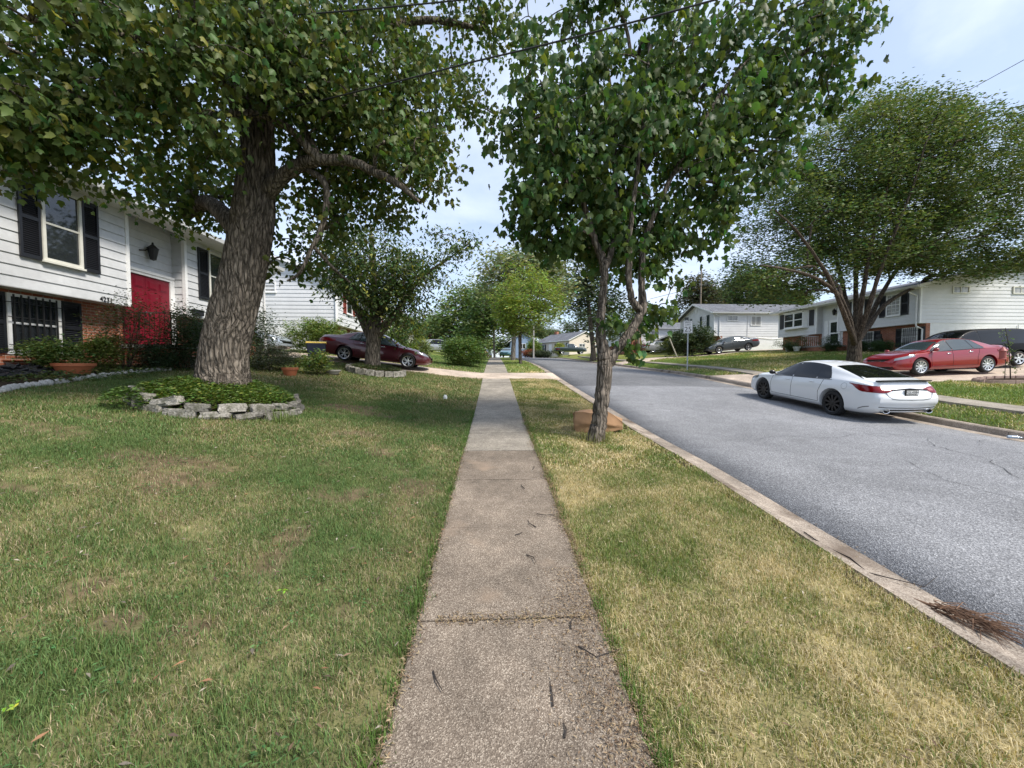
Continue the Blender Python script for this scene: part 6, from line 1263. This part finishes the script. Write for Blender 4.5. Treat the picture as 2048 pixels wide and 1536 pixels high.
r_ = np.random.default_rng(3); V, F = place_leaves(np.stack([22.85+r_.normal(0, .13, 160), 29.8+r_.normal(0, .13, 160), 3.5+r_.normal(0, .09, 160)], 1), .07, OVAL); o = npmesh('flowers', V, F, M_leaf2, col=leafcols(160, 4, (.30, .06, .10))); tag(o, 'pink flowers in the small white pot under the bay window', 'flowers')
b = MB(); b.lathe([(.001, 0), (.032, 0), (.033, .14), (.012, .19), (.012, .215), (.001, .216)], (0, 0, 0), 12, 2); o = b.build('bottle', mat('clear bluish plastic', (.35, .42, .50), .1, spec=.8), None, smooth=True); xx, yy = 10.75, 7.75; o.location = (xx, yy, roadh(xx, yy)+.03); o.rotation_euler = (R(90), 0, R(60)); tag(o, 'empty plastic bottle lying in the far gutter', 'bottle')
# poles and wires
M_pole = mat('weathered pole wood', (.20, .16, .125), .95, var=.3, vscale=10, stretch=(1, 1, .1), bump=.6); M_orange = mat('orange reflective band', (.65, .26, .03), .5); M_wire = mat('black cable', (.012, .012, .013), .6); M_wgrey = mat('grey cable', (.16, .16, .17), .6)
def pole(px, pyb, pyt, Y, wd, label, band=False, arm=False, name='utility_pole', m=None):
    a = atY(px, pyb, Y); t = atY(px, pyt, Y); root = empty(name, a, 0, label, 'utility pole'); h = t[2]-a[2]; b = MB(); b.tube([(0, 0, -.5), (0, 0, h)], [wd, wd*.75], 12); b.build('pole', m or M_pole, root, smooth=True, angle=40, local=True)
    if band: b = MB(); b.lathe([(wd+.012, .55), (wd+.012, 1.15)], (0, 0, 0), 12, 2, cap=False); b.build('reflector_band', M_orange, root, local=True)
    if arm:
        b = MB(); b.box(-1.2, 1.2, -.06, .06, h-.5, h-.35); b.build('crossarm', m or M_pole, root, local=True)
        for q in (-1.1, -.5, .5, 1.1): b = MB(); b.lathe([(.05, h-.35), (.06, h-.2), (.02, h-.18)], (q, 0, 0), 8, 2); b.build('insulator', M_iron, root, local=True)
    return a, t
pole(1277, 716, 560, 43, .15, 'brown wooden pole with orange band behind the forked street tree', True)
pole(1067, 716, 610, 60, .13, 'slim pale pole where the street bends far ahead', m=mat('pale grey pole', (.36, .35, .33), .8, var=.1, vscale=8))
pole(1401, 625, 533, 60, .12, 'thin pale pole rising behind the green-shuttered house roof', m=M_pole)
def wire(name, pts, r_, label, m=None, sag=0, n=16):
    P = [np.array(p, float) for p in pts]; Q = []
    for a, c in zip(P[:-1], P[1:]):
        for i in range(n): t = i/n; q = a*(1-t)+c*t; q[2] -= sag*4*t*(1-t); Q.append(q)
    Q.append(P[-1]); b = MB(); b.tube([tuple(q) for q in Q], r_, 5); o = b.build(name, m or M_wire); tag(single(o, Q[0]), label, 'wire', 'overhead wires')
wire('overhead_wire', [atY(505, 232, 7.3), atY(940, 125, 5.9), atY(1450, -6, 4.8), atY(2100, -190, 3.8)], .012, 'black service cable crossing the sky from the thick maple to the upper right', None, .02)
wire('overhead_wire', [atY(470, 38, 6.6), atY(940, -2, 5.8), atY(1300, -60, 5.2)], .011, 'black cable through the crown of the thick maple at the top of the picture', None, .02)
wire('overhead_wire', [atY(1880, 212, 17), atY(2060, 113, 13)], .012, 'single grey cable above the wide fine-leaved tree at the upper right', M_wgrey)
wire('overhead_wire', [atY(1300, 598, 43), atY(1500, 548, 36), atY(2100, 400, 25)], .02, 'upper of the two cables above the green-shuttered house roof', M_wire)
wire('overhead_wire', [atY(1340, 601, 45), atY(1500, 566, 38), atY(2100, 430, 27)], .018, 'lower of the two cables above the green-shuttered house roof', M_wire)
for i, (p, q, lb_) in enumerate((((840, 625), (960, 627), 'uppermost thin line low in the sky at the left end of the street'), ((840, 631), (960, 634), 'middle thin line low in the sky at the left end of the street'), ((840, 640), (960, 641), 'lowest thin line low in the sky at the left end of the street'))): wire('overhead_wire', [atY(*p, 70), atY(*q, 70)], .02, lb_, M_wgrey)
for p, q, lb_ in (((1068, 634), (1160, 618), 'highest cable right of the slim pale pole'), ((1068, 656), (1160, 649), 'cable reaching right from the top of the slim pale pole'), ((1068, 659), (1160, 656), 'lower cable reaching right from the slim pale pole'), ((1079, 634), (1112, 652), 'short slanting cable right of the slim pale pole')): wire('overhead_wire', [atY(*p, 60), atY(*q, 60)], .022, lb_, M_wgrey)
# ================================================================== GRASS AND LITTER
M_grass = mat('grass blade', (.1, .15, .04), .6, spec=.25, attr=True, trans=.25)
def free(x, y):
    ok = ~hard(x, y)
    ok &= (((x-RC[0])/(RR*1.16))**2+((y-RC[1])/(RR*1.02))**2 > 1)
    ok &= (((x+4.75)/1.1)**2+((y-16.2)/.95)**2 > 1)
    ex = np.interp(y, ep[:, 1], ep[:, 0]); ok &= ~((x < ex) & (y < ep[-1, 1]+.2) & (y > 5)) & (x > -10.3+(y > 14)*-4)
    ok &= ~((x > xs2+.35-1.55) & (x < xs2+1.95) & (np.abs(y-ys2) < .66))
    return ok
def blades(name, x0, x1, y0, y1, dens, h, w_, seed, label, fat=False, hv=.35, colmul=1.0, extra=None):
    r_ = np.random.default_rng(seed); n = int((x1-x0)*(y1-y0)*dens); x = r_.uniform(x0, x1, n); y = r_.uniform(y0, y1, n)
    dry, bare = patches(x, y); keep = free(x, y) & (r_.random(n) > bare*.95)
    clump = fbm(x*3.1, y*3.1, 3, seed+50); keep &= r_.random(n) < np.clip(.45+1.5*(clump-.25), 0, 1)
    if extra is not None: keep &= extra(x, y)
    x, y, dry, clump = x[keep], y[keep], dry[keep], clump[keep]; n = len(x)
    z = terr(x, y)-.012+(fbm(x*2.2, y*2.2, 3, 5)-.5)*.05*(y < 40)
    isdry = r_.random(n) < dry; hh = h*(1-hv+2*hv*r_.random(n))*(.55+.9*clump)*np.where(isdry, .85, 1.)
    az = r_.uniform(0, 2*np.pi, n); lean = r_.uniform(.1, 1.0, n)*np.where(isdry, 1.6, 1.)
    dirx, diry = np.cos(az), np.sin(az); fa = az+np.pi/2+r_.normal(0, .5, n); px_, py_ = np.cos(fa)*w_/2, np.sin(fa)*w_/2
    B = np.stack([x, y, z], 1); up = np.array([0, 0, 1.]); side = np.stack([px_, py_, np.zeros(n)], 1)*(.7+.6*r_.random(n))[:, None]; dv = np.stack([dirx, diry, np.zeros(n)], 1)
    m_ = B+up*(hh*.55)[:, None]+dv*(hh*lean*.25)[:, None]; t_ = B+up*(hh*np.clip(1-.28*lean, .3, 1))[:, None]+dv*(hh*lean*.85)[:, None]
    V = np.stack([B-side, B+side, m_+side*.75, m_-side*.75, t_], 1).reshape(-1, 3); o = (np.arange(n)*5)[:, None, None]
    F = (np.array([(0, 1, 2), (0, 2, 3), (3, 2, 4)])[None]+o).reshape(-1, 3)
    g_ = np.array([.105, .162, .055])*(.65+.7*r_.random(n))[:, None]; g_[:, 0] *= .8+.9*r_.random(n)*(.5+dry)
    d_ = np.where((x > .7)[:, None], np.array([[.61, .52, .315]]), np.array([[.42, .35, .22]]))*(.6+.6*r_.random(n))[:, None]
    g_ = np.where((x > .7)[:, None], g_*np.array([1.5, 1.38, 1.1]), g_*np.array([1.1, 1.14, 1.05]))
    c = np.where(isdry[:, None], d_, g_)*colmul
    o = npmesh(name, V, F, M_grass, col=np.repeat(c, 5, 0)); tag(o, label, 'grass', kind='stuff'); return o
blades('lawn_grass', -7.5, WX0, .3, 5.6, 12000, .050, .0037, 1, 'short green and dry lawn left of the sidewalk, nearest part')
blades('lawn_grass', -11, WX0, 5.6, 11, 4600, .052, .007, 2, 'short green and dry lawn around the stone ring')
blades('lawn_grass', -14, WX0, 11, 18, 1300, .07, .014, 3, 'short lawn before the driveway of the maroon sedan')
blades('verge_grass', WX1, 3.05, .3, 5.6, 13000, .046, .0037, 4, 'dry straw-coloured verge between sidewalk and kerb, nearest part')
blades('verge_grass', WX1, 3.05, 5.6, 18, 3000, .048, .010, 5, 'dry yellow-green verge around the forked street tree')
def lush(o): pass
blades('lawn_grass', -10, 2.8, 20.2, 34, 420, .09, .024, 6, 'bright green grass past the left driveway', colmul=1.35)
blades('far_verge_grass', 11.15, 22, 5.5, 13.6, 1100, .07, .016, 7, 'green grass on the far verge and lawn right of the white sedan', colmul=1.15)
blades('far_verge_grass', 11.15, 24, 18.6, 34.3, 420, .09, .026, 8, 'mown striped lawn in front of the bay-window house', colmul=1.25)
# tall tufts along the walk edges and round the tree foot
def tufts(name, pts, n, h, sg, col, label, seed, w_=.005):
    r_ = np.random.default_rng(seed); P = np.repeat(np.asarray(pts, float), n, 0); N_ = len(P); x = P[:, 0]+r_.normal(0, sg, N_); y = P[:, 1]+r_.normal(0, sg, N_); z = terr(x, y)-.01; hh = h*r_.uniform(.4, 1.2, N_); az = r_.uniform(0, 6.28, N_); ln = r_.uniform(.1, .9, N_)
    B = np.stack([x, y, z], 1); dv = np.stack([np.cos(az), np.sin(az), 0*az], 1); s_ = np.stack([-np.sin(az), np.cos(az), 0*az], 1)*w_/2; up = np.array([0, 0, 1.])
    m_ = B+up*(hh*.6)[:, None]+dv*(hh*ln*.3)[:, None]; t_ = B+up*(hh*(1-.3*ln))[:, None]+dv*(hh*ln*.9)[:, None]
    V = np.stack([B-s_, B+s_, m_+s_*.7, m_-s_*.7, t_], 1).reshape(-1, 3); F = (np.array([(0, 1, 2), (0, 2, 3), (3, 2, 4)])[None]+(np.arange(N_)*5)[:, None, None]).reshape(-1, 3)
    c = np.array(col)[None]*(.6+.8*r_.random((N_, 1))); o = npmesh(name, V, F, M_grass, col=np.repeat(c, 5, 0)); tag(o, label, 'grass', kind='stuff')
r_ = np.random.default_rng(9)
yy = 1.3+9*r_.random(230)**1.6; tufts('edge_grass', np.stack([np.where(r_.random(230) < .5, WX0-.03, WX1+.04)+r_.normal(0, .015, 230), yy], 1), 15, .095, .03, (.085, .155, .03), 'longer green grass tufts along both sidewalk edges', 10)
yy = 1.5+.6*np.arange(12)*r_.random(12); tufts('edge_grass', np.stack([r_.uniform(-.35, .45, 16), np.full(16, 2.62)], 1), 9, .035, .02, (.13, .17, .05), 'weeds growing out of the cracked sidewalk joint', 11, .004)
tufts('edge_grass', np.stack([1.94+.26*np.cos(np.arange(14)*.45), 7.47+.26*np.sin(np.arange(14)*.45)], 1), 12, .26, .05, (.20, .21, .07), 'long pale grass round the foot of the forked street tree', 12, .006)
tufts('edge_grass', np.stack([RC[0]+RR*1.2*np.cos(np.linspace(3.4, 6.2, 40)), RC[1]+RR*1.06*np.sin(np.linspace(3.4, 6.2, 40))], 1), 10, .13, .05, (.14, .17, .05), 'longer grass against the stone ring', 13, .007)
tufts('edge_grass', np.array([(-3.75, 7.35), (-3.85, 7.3), (-3.9, 7.25)]), 40, .34, .06, (.13, .18, .05), 'grass clump at the right end of the stone ring', 14, .007)
# dry litter: clippings and leaf bits along the walk edge and in the grass
def litter(name, x, y, n, size, cols, label, seed, zoff=.015):
    r_ = np.random.default_rng(seed); V, F = place_leaves(np.stack([x, y, terr(x, y)+zoff+r_.uniform(0, .012, len(x))], 1), size, NARROW, 0, 2.2, None, r_); c = np.array(cols)[r_.integers(0, len(cols), len(x))]*(.6+.7*r_.random((len(x), 1))); o = npmesh(name, V, F, M_grass, col=np.repeat(c, 4, 0)); tag(o, label, 'litter', kind='stuff')
n = 9000; t = r_.random(n)**1.5; y = 1.25+t*8.5; wd = np.where(y < 3.2, .20, .055)*(.3+1.2*fbm(y*1.7, y*0, 2, 3)); x = WX1-np.abs(r_.normal(0, 1, n))*wd+.05
litter('leaf_litter', x, y, n, .023, [(.30, .215, .13), (.20, .135, .085), (.36, .28, .18), (.14, .095, .065)], 'dry brown clippings along the right edge of the sidewalk', 21, .02)
n = 1100; y = 1.25+6*r_.random(n)**1.5; x = WX0+np.abs(r_.normal(0, 1, n))*.035-.02
litter('leaf_litter', x, y, n, .03, [(.30, .21, .13), (.16, .11, .07), (.38, .3, .19)], 'dry brown clippings along the left edge of the sidewalk', 22, .02)
n = 900; x = r_.uniform(-6, WX0, n); y = r_.uniform(1.4, 9, n)
litter('leaf_litter', x, y, n, .055, [(.25, .17, .11), (.14, .10, .075), (.42, .37, .30), (.30, .16, .09), (.20, .17, .14)], 'scattered dead leaves lying in the left lawn', 23, .03)
n = 260; x = r_.uniform(.75, 2.95, n); y = r_.uniform(1.4, 8, n)
litter('leaf_litter', x, y, n, .04, [(.25, .17, .11), (.42, .37, .30), (.18, .12, .08)], 'scattered dead leaf bits lying in the verge', 24, .03)
n = 420; y = 2.62+r_.normal(0, .035, n); x = r_.uniform(-.4, .65, n); litter('leaf_litter', x, y, n, .028, [(.34, .26, .15), (.2, .14, .09)], 'dry clippings caught in the sidewalk joint', 25, .018)
n = 700; y = 1.0+12*r_.random(n); x = kerbN(y)+.10+.38*r_.random(n)**.6; r2 = np.random.default_rng(4); V, F = place_leaves(np.stack([x, y, terr(x, y)-.075+r2.uniform(0, .01, n)], 1), .026, NARROW, 0, 2.2, None, r2); o = npmesh('leaf_litter', V, F, M_grass, col=np.repeat(np.array([(.28, .2, .12)])*(.6+.7*r2.random((n, 1))), 4, 0)); tag(o, 'dry bits lying along the near gutter', 'litter', kind='stuff')
b = MB()
for (x, y, a, l) in ((.30, 1.95, 1.5, .16), (.33, 1.78, 1.2, .08), (.52, 2.35, -.9, .26), (.50, 2.5, 1.4, .12), (.28, 3.4, -.8, .16), (.42, 3.9, 2.2, .2), (.46, 4.2, -.6, .22), (-.35, 2.2, -1.2, .16), (.38, 4.9, 1.9, .18), (.2, 3.75, .3, .1), (.55, 5.6, 1.2, .2)):
    z = tz(x, y)+.022; k = rg.normal(0, .3); b.tube([(x, y, z), (x+l*.5*math.cos(a), y+l*.5*math.sin(a), z+.006), (x+l*math.cos(a+k), y+l*math.sin(a+k), z)], [.005, .004, .002], 5)
tag(b.build('sidewalk_twigs', M_twigd), 'small dark fallen twigs scattered on the sidewalk', 'twigs', kind='stuff')
r_ = np.random.default_rng(31); P = []
for k in range(150):
    cx_, cy_ = r_.uniform(-5.5, -.6), 1.5+6*r_.random()**1.4; s_ = r_.uniform(.03, .11)
    if free(np.array([cx_]), np.array([cy_]))[0]: m = int(10+260*s_); P.append(np.stack([cx_+r_.normal(0, s_, m), cy_+r_.normal(0, s_, m)], 1))
P = np.vstack(P); P = P[free(P[:, 0], P[:, 1])]; V, F = place_leaves(np.stack([P[:, 0], P[:, 1], terr(P[:, 0], P[:, 1])+r_.uniform(.015, .045, len(P))], 1), .028, OVAL, 0, 1.6, None, r_); o = npmesh('clover', V, F, M_leaf2, col=leafcols(len(P), 4, (.085, .16, .05), .1, .25)); tag(o, 'small clover and broad-leaved weeds dotted through the left lawn', 'weeds', kind='stuff')
# two seedlings in the lawn
for (px, py, c) in ((566, 1200, (.30, .40, .04)), (20, 1447, (.28, .42, .05))):
    p = gnd(px, py); q = np.stack([p[0]+rng.normal(0, .012, 9), p[1]+rng.normal(0, .012, 9), np.full(9, tz(p[0], p[1])+.07)], 1); V, F = place_leaves(q, .035, OVAL, .1, 1.2); P0 = np.array([p[0], p[1], tz(p[0], p[1])]); o = npmesh('seedling', V-P0, F, M_leaf2, col=leafcols(9, 4, c)); o.location = P0
    tag(o, 'bright yellow-green seedling standing in the left lawn' if px > 100 else 'yellow-green seedling at the lower left corner of the lawn', 'seedling')
